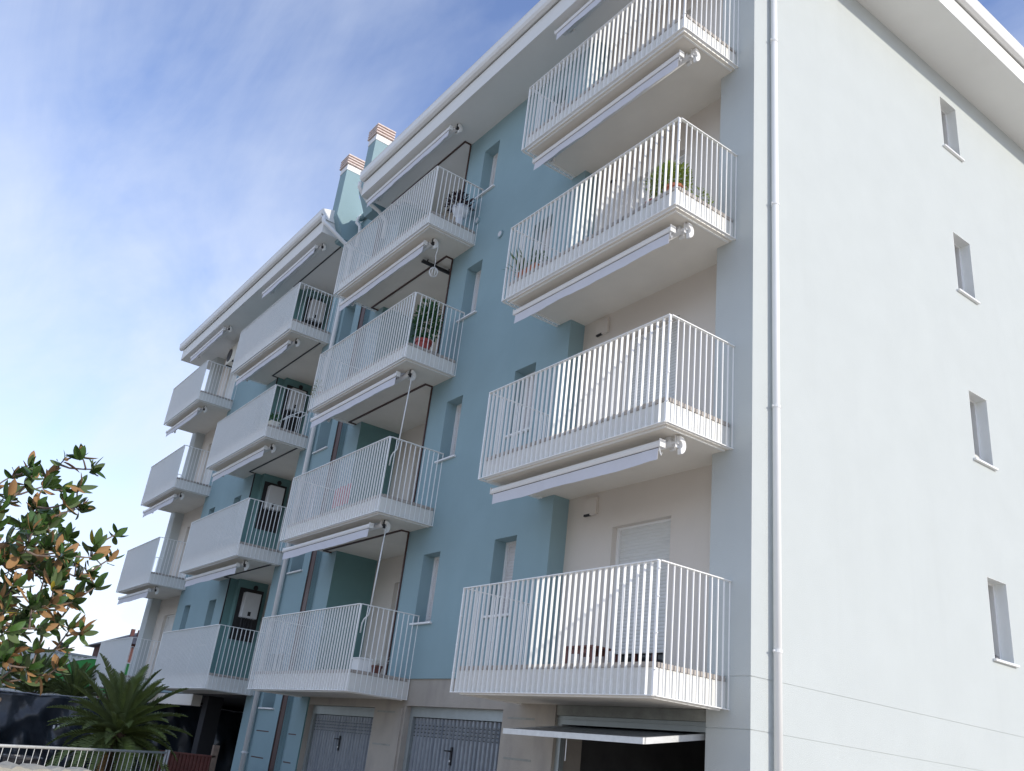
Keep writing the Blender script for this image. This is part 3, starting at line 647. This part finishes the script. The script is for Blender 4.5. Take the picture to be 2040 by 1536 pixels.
e = thing('potted_plant', (-7.72, -.35, ZF), 'dry feathery plant in brown pot on the first-floor balcony, second stack', 'plant')
pot(e, -7.72, -.42, ZF, .10, .16, M_REDW)
m = MB()
for i in range(70):
    an = rp.uniform(0, 2*PI); el = rp.uniform(.3, 1.4); d = Vector((math.cos(an)*math.cos(el), math.sin(an)*math.cos(el), math.sin(el))); p = Vector((-7.72, -.42, ZF + .15))
    m.tube([p, p + d*.12, p + d*rp.uniform(.2, .3) + Vector((0, 0, -.02))], .0018, 3, cap=False)
m.build('dry_stems', M_CREAM, e)
m = MB(); m.box(-7.60, -7.34, -.96, -.72, ZF, ZF + .19); m.box(-7.61, -7.33, -.97, -.71, ZF + .19, ZF + .215)
tag(m.build('storage_box', M_PLAST, bevel=.008), 'small white plastic box on the first-floor balcony, second stack', 'box')
e = thing('flower_planter', (-14.6, -.75, 6 + ZF), 'planter with red flowers and green leaves on the third-floor balcony, third stack', 'planter')
m = MB(); m.prism([(-.98, 6 + ZF), (-.82, 6 + ZF), (-.78, 6 + ZF + .16), (-1.02, 6 + ZF + .16)], 'x', -14.95, -14.40); m.build('trough', M_CREAM, e)
m = MB(); foliage(m, LEAF_M, (-14.65, -.88, 6 + ZF + .26), (.3, .16, .14), 150, rp, smin=.6, smax=1.0); m.build('foliage', M_LEAFD, e)
m = MB()
for i in range(26): p = Vector((-14.5 + rp.gauss(0, .05), -.92 + rp.gauss(0, .05), 6 + ZF + .42 + rp.gauss(0, .04))); add_leaf(m, LEAF_S, orient(p, (rp.gauss(0, 1), rp.gauss(0, 1), .5), 0, .9))
m.build('blossom', M_FLOW, e)
m = MB(); zz0 = 6 + ZF
for p0, p1 in (((-14.42, -.62, 0), (-14.42, -.62, .38)), ((-14.42, -.12, 0), (-14.42, -.12, .62)), ((-14.42, -.62, .38), (-14.42, -.30, .62)), ((-14.42, -.30, .62), (-14.42, -.12, .62)), ((-14.9, -.62, 0), (-14.9, -.62, .38)), ((-14.9, -.12, 0), (-14.9, -.12, .62)), ((-14.9, -.62, .38), (-14.9, -.30, .62)), ((-14.9, -.30, .62), (-14.9, -.12, .62)), ((-14.9, -.12, .62), (-14.42, -.12, .62)), ((-14.9, -.62, .38), (-14.42, -.62, .38))):
    m.tube([(p0[0], p0[1], zz0 + p0[2]), (p1[0], p1[1], zz0 + p1[2])], .014, 6)
tag(m.build('drying_rack', M_PLAST), 'white tubular drying rack on the third-floor balcony, third stack', 'rack')
# red wooden stool
e = thing('stool', (-2.72, .02, ZF), 'low dark red wooden stool on the first-floor balcony beside the gable', 'stool')
m = MB(); m.box(-3.02, -2.42, -.16, .16, ZF + .36, ZF + .39); m.build('seat', M_REDW, e, bevel=.006)
for x in (-2.99, -2.49):
    for y in (-.14, .10):
        m = MB(); m.box(x, x + .04, y, y + .04, ZF, ZF + .36); m.build('leg', M_REDW, e)
m = MB(); m.box(-2.97, -2.46, -.135, -.115, ZF + .29, ZF + .355); m.box(-2.97, -2.46, .115, .135, ZF + .29, ZF + .355); m.build('apron', M_REDW, e)
# hanging things in the second stack
m = MB(); m.box(-8.55, -8.47, -.52, .30, 8.88, 8.93); o = m.build('ceiling_lamp', M_BLACK, bevel=.004); tag(o, 'long black strip lamp under the ceiling of the third-floor loggia, second stack', 'lamp')
m = MB(); m.box(-8.535, -8.485, -.45, .22, 8.872, 8.88); m.build('diffuser', M_DKMET, o)
for y in (-.4, .15):
    m = MB(); m.box(-8.52, -8.50, y, y + .02, 8.93, 8.999); m.build('hanger', M_BLACK, o)
m = MB(); pts = [(-7.56, -.70, 8.86), (-7.53, -.70, 8.7), (-7.57, -.70, 8.55), (-7.53, -.70, 8.4), (-7.55, -.70, 8.28)]; m.tube(pts, .007, 6)
for q in range(4): m.tube([(-7.55 + .09*math.cos(t*PI/6 + q)*math.cos(q*.8), -.70 + .09*math.cos(t*PI/6 + q)*math.sin(q*.8), 8.15 + .11*math.sin(t*PI/6 + q)) for t in range(13)], .006, 5)
tag(m.build('cable_coil', M_PLAST, smooth=True), 'tangled white cable hanging below the fourth-floor balcony, second stack', 'cable')
m = MB()
for i in range(10):
    a, b = -10.3 + i*.07, -10.3 + (i + 1)*.07; ya, yb_ = -.70 + .02*math.sin(i*1.3), -.70 + .02*math.sin((i+1)*1.3)
    m.quad((a, ya, 3 + .62), (b, yb_, 3 + .62), (b, yb_ + .01, 3 + 1.05), (a, ya + .01, 3 + 1.05))
o = m.build('towel', M_PINK); tag(o, 'faded pink towel behind the railing of the second-floor balcony, second stack', 'towel'); md = o.modifiers.new('t', 'SOLIDIFY'); md.thickness = .008
# things on the gable window sills
m = MB(); m.lathe([(.05, 0), (.085, .03), (.09, .07), (.06, .11), (.02, .125)], -.10, 5.36, 3 + 1.33, 12); tag(m.build('cloth_bundle', M_CREAM, smooth=True), 'cream bundled cloth on the sill of the second-floor gable window', 'cloth')
m = MB(); m.lathe([(.06, 0), (.08, .02), (.07, .06), (.03, .085)], -.10, 5.38, 1.33, 12); tag(m.build('dark_bowl', M_DKMET, smooth=True), 'small dark rounded bowl on the sill of the lowest gable window', 'bowl')
# outdoor unit under the far eave
e = thing('air_conditioner', (-23.2, .05, 11.0), 'beige outdoor air conditioning unit on the wall under the far eave', 'air conditioner')
m = MB(); m.box(-23.7, -22.8, -.08, .298, 11.15, 11.80); m.build('casing', M_CREAM, e, bevel=.01)
m = MB(); m.tube([(-23.4, -.081, 11.47), (-23.4, -.10, 11.47)], .24, 20); m.build('fan_grille', M_DKMET, e)
for bx_ in (-23.6, -22.95):
    m = MB(); m.box(bx_, bx_ + .05, -.08, .298, 11.08, 11.15); m.build('bracket', M_DKMET, e)

# ---------------------------------------------------------------- magnolia tree at the left
def at(px, py, D):                                        # point D metres away (horizontally) in a given viewing direction
    q = ((px - 1020)/1766.4, 1.0, -(py - 768)/1766.4)
    r = Vector([sum(RC[i][j]*q[j] for j in range(3)) for i in range(3)]); return CAM + r / math.hypot(r.x, r.y) * D
def proj(p):
    v = p - CAM; f = sum(RC[j][1]*v[j] for j in range(3))
    return 1020 + 1766.4*sum(RC[j][0]*v[j] for j in range(3))/f, 768 - 1766.4*sum(RC[j][2]*v[j] for j in range(3))/f
rm = random.Random(5)
TD = 10.4
cc = at(0, 1140, TD)
tree = thing('magnolia_tree', (cc.x - .15, cc.y - .55, GZ), 'magnolia tree with glossy green leaves and rusty brown undersides at the left', 'tree')
t0 = Vector((cc.x - .15, cc.y - .55, GZ)); fork = t0 + Vector((.05, .12, 1.55))
m = MB(); m.tube([t0, t0 + Vector((.03, .02, .7)), fork], .085, 10, r1=.06); m.build('trunk', M_BARK, tree, smooth=True)
tips = []
for px, py in ((160,905),(188,935),(128,915),(100,945),(60,930),(30,945),(18,990),(236,1062),(222,1112),(196,1165),(178,1140),(190,1085),(168,1012),(160,968),(130,975),(148,1200),(166,1258),(120,1325),(90,1345),(60,1350),(30,1330),(75,1010),(110,1030),(50,1045),(140,1070),(95,1090),(20,1080),(60,1130),(120,1150),(15,1160),(150,1120),(40,1240),(75,1290),(110,1250),(130,1290),(20,1290),(60,1330),(8,1352)):
    tips.append((at(px, py, TD + rm.uniform(-.55, .55)), px))
n_key = len(tips)
while len(tips) < 190:
    u = Vector((rm.gauss(0, 1), rm.gauss(0, 1), rm.gauss(0, 1))).normalized() * (rm.random() ** .4)
    p = cc + Vector((u.x*1.1, u.y*1.0 - .12, u.z*1.12 - .02))
    # keep the crown's own outline: nothing beyond its right-hand edge
    if proj(p)[1] < 1338 - max(0, proj(p)[0] - 60)*.35 and proj(p)[0] < 205 and proj(p)[0] > -260: tips.append((p, 0))
nodes = [t0 + Vector((.03, .05, 1.1)), fork]
br = MB()
def grow(a, b, r0, r1, sag):
    mid = a.lerp(b, .5) + Vector((rm.uniform(-.05, .05), rm.uniform(-.05, .05), sag)); br.tube([a, a.lerp(mid, .6) + Vector((0, 0, sag*.3)), mid.lerp(b, .4), b], r0, 6, r1=r1, cap=False)
    return [a.lerp(mid, .6), mid, mid.lerp(b, .5)]
for q in ((-.2, .9, .55), (.5, .35, .9), (-.6, -.2, .9), (.1, -.7, .8), (.0, .5, 1.3), (.4, .9, .1), (-.1, .1, 1.6)):
    tgt = fork + Vector(q)*.85; nodes += grow(fork, tgt, .042, .02, .05); nodes.append(tgt)
dirs = []
for p, px in sorted(tips, key=lambda t: (t[0] - fork).length):
    near = min(nodes, key=lambda q: (q - p).length + max(0, q.z - p.z)*1.2)
    nn = grow(near, p, .013, .006, -.03); nodes += nn[1:]; nodes.append(p)
    dirs.append((p, ((p - near).normalized()*.8 + Vector((0, 0, .7)) + (p - cc).normalized()*.35).normalized()))
br.build('branches', M_BARK, tree, smooth=True)
LF = [leaf_mesh('leaf', mt, ln, wd, fold, curl) for mt, ln, wd, fold, curl in ((M_MAG2, .185, .080, .30, .14), (M_MAG2, .165, .076, .22, .34), (M_MAG, .205, .080, .42, .06), (M_MAGY, .16, .072, .3, .15))]
leaves = []
for p, ax in dirs:
    side_ = ax.cross(Vector((.3, .5, .8))).normalized(); nl = rm.randint(7, 11); ph = rm.uniform(0, 6)
    for i in range(nl):
        an = ph + i*2.4; sp = rm.uniform(.5, 1.75) if i > 1 else rm.uniform(.1, .4)
        rad = (Matrix.Rotation(an, 3, ax) @ side_)
        d = (ax*math.cos(sp) + rad*math.sin(sp)).normalized()
        # upper surface faces the shoot axis
        yv = d; zv = (ax - d*ax.dot(d)); zv = zv.normalized() if zv.length > 1e-3 else Vector((1, 0, 0)); xv = yv.cross(zv)
        M3 = Matrix((xv, yv, zv)).transposed().to_4x4()
        mtx = Matrix.Translation(p - ax*rm.uniform(0, .07)) @ M3 @ Matrix.Rotation(rm.uniform(-.5, .5) if rm.random() < .24 else PI + rm.uniform(-.8, .8), 4, 'Y') @ Matrix.Scale(rm.uniform(.6, 1.08), 4)
        leaves.append((mtx, 3 if rm.random() < .015 else rm.choice((0, 0, 1, 2, 2, 2))))
# the ones that show largest (nearest, inside the picture) are single parts
def seen(mtx):
    v = mtx.translation - CAM; f = sum(RC[j][1]*v[j] for j in range(3)); x = 1020 + 1766.4*sum(RC[j][0]*v[j] for j in range(3))/f; y = 768 - 1766.4*sum(RC[j][2]*v[j] for j in range(3))/f
    return (0 if (-5 < x < 300 and y < 1400) else 100) + f
leaves.sort(key=lambda t: seen(t[0]))
restl = {0: MB(), 2: MB(), 3: MB()}
for i, (mtx, kind) in enumerate(leaves):
    if i < 300:
        o = bpy.data.objects.new('leaf', LF[kind][1]); COL.objects.link(o); o.parent = tree
        o.matrix_local = Matrix.Translation(-WLOC[tree]) @ mtx
    else: add_leaf(restl[max(0, kind) if kind > 1 else 0], LF[kind][0], mtx)
tag(restl[0].build('leaf_mass', M_MAG2, tree, smooth=True), None, None, kind='stuff'); tag(restl[2].build('leaf_mass', M_MAG, tree, smooth=True), None, None, kind='stuff')
if restl[3].v: tag(restl[3].build('leaf_mass', M_MAGY, tree, smooth=True), None, None, kind='stuff')

# ---------------------------------------------------------------- sago palms
def frond_mesh(rnd, ln, droop, mt):
    m = MB(); n = 30; P = []
    ang = 0.0; p = Vector((0, 0, 0)); a = 0.0
    for i in range(n + 1):
        t = i / n; P.append((p.copy(), a)); a -= droop / n * (.4 + 1.2*t); p = p + Vector((0, math.cos(a), math.sin(a))) * ln / n
    m.tube([q[0] for q in P[::3]], .009, 4, r1=.003, cap=False)
    for i in range(4, n):
        t = i / n; q, a = P[i]; w = ln * .135 * (math.sin(PI * min(1, (t*.9 + .12))) ** .6)
        for s in (-1, 1):
            for h in (0, .5):
                qq = q.lerp(P[i+1][0], h); tip = Vector((s*w*.80, w*.62*math.cos(a), w*.62*math.sin(a) + w*.42 + rnd.uniform(-.012, .012)))
                wd = Vector((0, .0085*math.cos(a), .0085*math.sin(a)))
                m.add([qq - wd, qq + wd, qq + tip*.6 + wd*.9 + Vector((0, 0, .008)), qq + tip, qq + tip*.6 - wd*.9 + Vector((0, 0, .008))], [(0, 1, 2, 3, 4)])
    return m.mesh('frond', mt)
rc = random.Random(21)
FRV = [frond_mesh(rc, 1.0, dr, M_CYC) for dr in (.45, .75, 1.1)]; FRD = frond_mesh(rc, .8, 1.6, M_CYCD)
def sago(base, th, R, n, label, elo=-.35, ehi=1.35, dead=6):
    e = thing('sago_palm', base, label, 'palm', 'sago palms in the planting bed')
    b = Vector(base); m = MB(); prof = []
    for i in range(13): prof.append((.19 + .03*(i % 2) - .03*i/12, th*i/12))
    m.lathe(prof, b.x, b.y, b.z, 14); m.build('trunk', M_CYCT, e)
    top = b + Vector((0, 0, th))
    for i in range(n):
        t = (i + .5)/n; el = ehi + (elo - ehi)*t**.85 + rc.uniform(-.1, .1); az = i*2.39996 + rc.uniform(-.15, .15)
        o = inst('frond', FRV[0 if el > .8 else (1 if el > .2 else 2)], top + Vector((0, 0, -.10*t)), e, rot=(el, 0, az), scl=[R*rc.uniform(.85, 1.12)]*3)
        o.rotation_mode = 'XYZ'
    for i in range(dead):
        inst('dead_frond', FRD, top + Vector((0, 0, -.2)), e, rot=(rc.uniform(-1.3, -.6), 0, rc.uniform(0, 2*PI)), scl=[R*rc.uniform(.6, .9)]*3)
    return e
pb = at(238, 1440, 19.3); sago((pb.x, pb.y, GZ), 1.35, 1.38, 74, 'large sago palm with spreading fronds in front of the black sheeting', dead=10)
pb = at(140, 1400, 32.5); sago((pb.x, pb.y, GZ), 2.05, 1.25, 44, 'sago palm with upright fronds behind the black sheeting, right of its twin', elo=.35, ehi=1.45, dead=5)
pb = at(58, 1400, 33.5); sago((pb.x, pb.y, GZ), 2.05, 1.35, 44, 'sago palm with upright fronds behind the black sheeting, farthest left', elo=.35, ehi=1.45, dead=5)
e = thing('young_palm', tuple(at(190, 1480, 18.6).xy) + (GZ,), 'pale green young palm shoot at the foot of the large sago palm', 'palm')
pb = WLOC[e]
for i in range(9): inst('frond', FRV[1], pb + Vector((0, 0, .45)), e, rot=(rc.uniform(.1, 1.1), 0, i*.75), scl=[.55]*3)
m = MB(); m.lathe([(.09, 0), (.11, .25), (.07, .46)], pb.x, pb.y, GZ, 10); m.build('trunk', M_CYCT, e)

# low undergrowth between barrier and palms
m = MB(); src, _ = leaf_mesh('leaf', M_LEAFD, .28, .035, .3, .5)
for i in range(1500):
    t = rc.random(); p = at(20 + 330*t, 1500, 16.3 + 3.2*t + rc.uniform(.2, 2.4)); p.z = GZ + rc.uniform(0, .55)
    add_leaf(m, src, orient(p, (rc.gauss(0, 1), rc.gauss(0, 1), rc.uniform(.1, 1.4)), rc.uniform(-1, 1), rc.uniform(.7, 1.5)))
tag(m.build('undergrowth', M_LEAFD), 'low green undergrowth behind the metal barrier', 'undergrowth', kind='stuff')

# ---------------------------------------------------------------- black sheeting fence
XF = -22.0
e = thing('sheeted_fence', (XF, -2.0, GZ), 'site fence wrapped in black plastic sheeting beside the building', 'fence')
m = MB(); y = -14.0; ny, nz = 320, 26; W = 20.5; rf = random.Random(3)
def topz(y): return -.47 + .25*max(0, min(1, (y + 2.5)/3.5)) + .03*math.sin(y*2.1) + .015*math.sin(y*6.7)
def fold(y, t): 
    q = abs(math.sin(y*2.3 + t*3.4))**9*.09 + abs(math.sin(y*1.1 - t*2.6 + .7))**14*.12 + abs(math.sin(y*5.1 + t*5.5))**7*.04
    v = q + .03*math.sin(y*3.1 + t*2.2) + .035*math.sin(y*7.3 - t*4.5 + 1.0) + .02*math.sin(y*14.1 + t*6.0) + .05*abs(math.sin((y + t*1.6)*1.45))**6
    return v * (.35 + .65*math.sin(PI*min(1, t + .1)))
vs = []; fs = []
for i in range(ny + 1):
    yy = y + W*i/ny
    for j in range(nz + 1):
        t = j/nz; vs.append((XF + fold(yy, t), yy, GZ + .05 + (topz(yy) - GZ - .05)*t))
for i in range(ny):
    for j in range(nz): a = i*(nz+1) + j; fs.append((a, a + nz + 1, a + nz + 2, a + 1))
m.add(vs, fs); o = m.build('plastic_sheet', M_TARP, e, smooth=True); md = o.modifiers.new('t', 'SOLIDIFY'); md.thickness = .006
m = MB(); m.tube([(XF + .03 + .01*math.sin(i), y + W*i/60, topz(y + W*i/60) + .01) for i in range(61)], .018, 6); m.build('hem', M_TARPE, e, smooth=True)
for i in range(11):
    yy = -13.6 + i*1.95; m = MB(); m.tube([(XF - .06, yy, GZ), (XF - .06, yy, topz(yy) + .04)], .024, 8); m.build('post', M_ZINC, e)
m = MB()
for dy_, dz_ in ((0, 0), (.11, .01), (.06, .13)): m.box(XF + .09, XF + .10, -2.55 + dy_, -2.50 + dy_, -1.28 + dz_, -1.20 + dz_)
m.build('white_mark', M_PLAST, e)

# ---------------------------------------------------------------- metal barrier in front of the bed
A = Vector((-6.9, -6.05, 0)); B = Vector((-11.55, -2.46, 0)); ab = B - A; ln = ab.length; u = ab / ln
A2 = A - u*1.2
e = thing('metal_barrier', (A.x, A.y, GZ), 'galvanised metal crowd barrier across the front of the planting bed', 'barrier')
zt, zb = -1.31, GZ + .22
m = MB(); m.tube([(A2.x, A2.y, zt), (B.x, B.y, zt)], .020, 10); m.build('top_rail', M_ZINC, e, smooth=True)
m = MB(); m.tube([(A2.x, A2.y, zb), (B.x, B.y, zb)], .020, 8); m.build('bottom_rail', M_ZINC, e, smooth=True)
nb = 36
barm = MB(); barm.tube([(0, 0, zb), (0, 0, zt)], .0048, 6); bme = barm.mesh('upright', M_ZINC, (0, 0, zb))
for i in range(1, nb):
    p = A2 + (B - A2) * (i / nb); inst('upright', bme, (p.x, p.y, zb), e)
for p in (B, B + u*.14):
    m = MB(); m.tube([(p.x, p.y, GZ), (p.x, p.y, zt + .05)], .022, 8); m.build('end_post', M_ZINC, e, smooth=True)
# low wall of rough plaster in front of it
m = MB(); rw = random.Random(9)
p0 = at(-40, 1520, 12.6); p1 = at(168, 1538, 13.4); w = (p1 - p0); n = 26; nrm = Vector((-w.y, w.x, 0)).normalized()
vs = []; fs = []
for i in range(n + 1):
    p = p0.lerp(p1, i/n); h = -1.46 + .012*math.sin(i*1.1) + rw.uniform(-.006, .008)
    for s, z in ((0, GZ), (0, h - .02 + rw.uniform(-.01, .01)), (.1, h), (.3, h + rw.uniform(-.01, .02)), (.4, h - .03), (.4, GZ)): q = p + nrm*(s - .2); vs.append((q.x, q.y, z))
for i in range(n):
    for j in range(5): a = i*6 + j; fs.append((a, a + 1, a + 7, a + 6))
fs += [tuple(range(6)), tuple(range(n*6, n*6 + 6))[::-1]]
m.add(vs, fs); tag(m.build('low_wall', M_RUBB), 'low pale wall with rough plaster top in front of the barrier', 'wall')
# brown corrugated fence to the right of the barrier
e = thing('corrugated_fence', (-13.5, -1.3, GZ), 'short brown corrugated metal fence beside the blue pillar', 'fence')
m = MB(); y = -2.1; n = 16; w = 1.25/n
for i in range(n):
    pr = [(y + i*w, 0), (y + (i + .35)*w, 0), (y + (i + .5)*w, .03), (y + (i + .85)*w, .03), (y + (i + 1)*w, 0)]
    for j in range(4): m.quad((-13.5 + pr[j][1], pr[j][0], GZ), (-13.5 + pr[j+1][1], pr[j+1][0], GZ), (-13.5 + pr[j+1][1], pr[j+1][0], -1.36), (-13.5 + pr[j][1], pr[j][0], -1.36))
m.build('corrugated_sheet', M_CORR, e)
m = MB(); m.box(-13.52, -13.46, -2.12, -.84, -1.36, -1.325); m.build('cap_rail', M_CORR, e)
m = MB(); m.box(-13.56, -13.46, -.92, -.80, GZ, -1.12); m.build('post', mat('weathered_post', (.24, .17, .125), .9, var=.2, vscale=9), e)
# pots and bucket behind the barrier
p = at(12, 1500, 16.5); e = thing('clay_pot', (p.x, p.y, GZ), 'large clay plant pot behind the left end of the barrier', 'pot')
m = MB(); m.lathe([(.2, 0), (.32, .62), (.36, .62), (.36, .74), (.29, .74), (.28, .65)], p.x, p.y, GZ, 20); m.build('body', M_TERRA, e)
p = at(48, 1500, 15.9); e = thing('bucket', (p.x, p.y, GZ), 'dark grey builders bucket behind the barrier next to the clay pots', 'bucket')
m = MB(); m.lathe([(.2, .45), (.26, .9), (.275, .9), (.275, .93), (.25, .93), (.24, .85)], p.x, p.y, GZ, 20); m.build('body', M_DKMET, e)
m = MB(); m.box(p.x - .3, p.x + .3, p.y - .3, p.y + .3, GZ, GZ + .45); m.build('crate', M_CORR, e)
p = at(85, 1505, 16.9); e = thing('clay_pot', (p.x, p.y, GZ), 'wide brown clay planter behind the barrier, right of the bucket', 'pot')
m = MB(); m.lathe([(.26, 0), (.42, .55), (.46, .55), (.46, .66), (.39, .66), (.38, .6)], p.x, p.y, GZ, 20); m.build('body', M_TERRA, e)

# ---------------------------------------------------------------- far things beyond the fence
e = thing('warehouse', (-46, -4, GZ), 'low pale warehouse with corrugated sheet walls beyond the fence', 'building')
m = MB(); n = 90; y0, y1 = -22.0, 3.2; w = (y1 - y0)/n
for i in range(n):
    pr = [(y0 + i*w, 0), (y0 + (i + .5)*w, .0), (y0 + (i + .6)*w, .05), (y0 + (i + .9)*w, .05), (y0 + (i + 1)*w, 0)]
    for j in range(4): m.quad((-44 + pr[j][1], pr[j][0], GZ), (-44 + pr[j+1][1], pr[j+1][0], GZ), (-44 + pr[j+1][1], pr[j+1][0], 1.80), (-44 + pr[j][1], pr[j][0], 1.80))
m.quad((-44, y1, GZ), (-60, y1, GZ), (-60, y1, 1.8), (-44, y1, 1.8)); m.quad((-44, y0, 1.8), (-44, y1, 1.8), (-60, y1, 1.8), (-60, y0, 1.8)); m.build('corrugated_wall', M_PALE, e)
m = MB(); m.box(-44.1, -43.93, y0, y1 + .05, 1.80, 1.90); m.build('cornice', M_TARPE, e)
m = MB(); m.box(-43.95, -43.9, y0, .3, .95, 1.12); m.build('dark_band', M_DKMET, e)
e = thing('floodlight', (-43.9, .95, 1.9), 'black floodlight standing on the roof edge of the pale warehouse', 'lamp')
m = MB(); m.prism([(.72, 2.02), (1.18, 1.98), (1.25, 2.22), (.82, 2.34)], 'x', -44.1, -43.85); m.build('lamp_head', M_DKMET, e, bevel=.03)
m = MB(); m.box(-44.0, -43.95, .92, .98, 1.86, 2.05); m.box(-44.0, -43.95, .35, .4, 1.86, 2.0); m.build('bracket', M_DKMET, e)
e = thing('green_canopy', (-42, 3.5, GZ), 'bright green arched canopy beside the pale warehouse', 'canopy')
m = MB(); prof = [(.35, .2), (.6, 1.0), (1.2, 1.45), (2.0, 1.68), (3.5, 1.72), (9.0, 1.4), (9.0, .2)]
m.prism(prof, 'x', -43.5, -41.8); m.build('canopy_cover', M_GREEN, e)
m = MB(); m.prism([(.32, .2), (.57, 1.0), (1.17, 1.47), (2.0, 1.71), (3.5, 1.75), (9.0, 1.43), (9.0, 1.38), (3.5, 1.70), (2.0, 1.66), (1.22, 1.43), (.63, .98), (.38, .2)], 'x', -41.82, -41.75); m.build('hem', M_PALE, e)
for yy in (.8, 8.5):
    m = MB(); m.box(-42.0, -41.9, yy, yy + .1, GZ, .2); m.build('post', M_ZINC, e)
e = thing('far_house', (-52, 6, GZ), 'distant house with red-brown walls, dark roof and chimney pots behind the far balcony', 'house')
m = MB(); m.box(-58, -50, 5.3, 14, GZ, 3.2); m.build('wall', M_BRICKH, e)
m = MB(); m.add([(-58.5, 4.7, 3.2), (-49.5, 4.7, 3.2), (-49.5, 14.5, 3.2), (-58.5, 14.5, 3.2), (-55, 7.0, 4.3), (-53, 7.0, 4.3), (-53, 11.5, 4.3), (-55, 11.5, 4.3)], [(0, 1, 5, 4), (1, 2, 6, 5), (2, 3, 7, 6), (3, 0, 4, 7), (4, 5, 6, 7), (3, 2, 1, 0)]); rf_ = m.build('roof', M_SLATE, e)
for yy in (5.75, 6.15, 6.5):
    m = MB(); m.box(-51.6, -51.35, yy, yy + .2, 3.4, 4.15); m.build('chimney', M_BRICKH, rf_)
m = MB(); m.box(-50.0, -49.95, 6.0, 6.8, .3, 1.7); wd_ = m.build('window', M_PLAST, e); m = MB(); m.box(-49.95, -49.94, 6.1, 6.7, .4, 1.6); m.build('pane', M_GLASS, wd_)
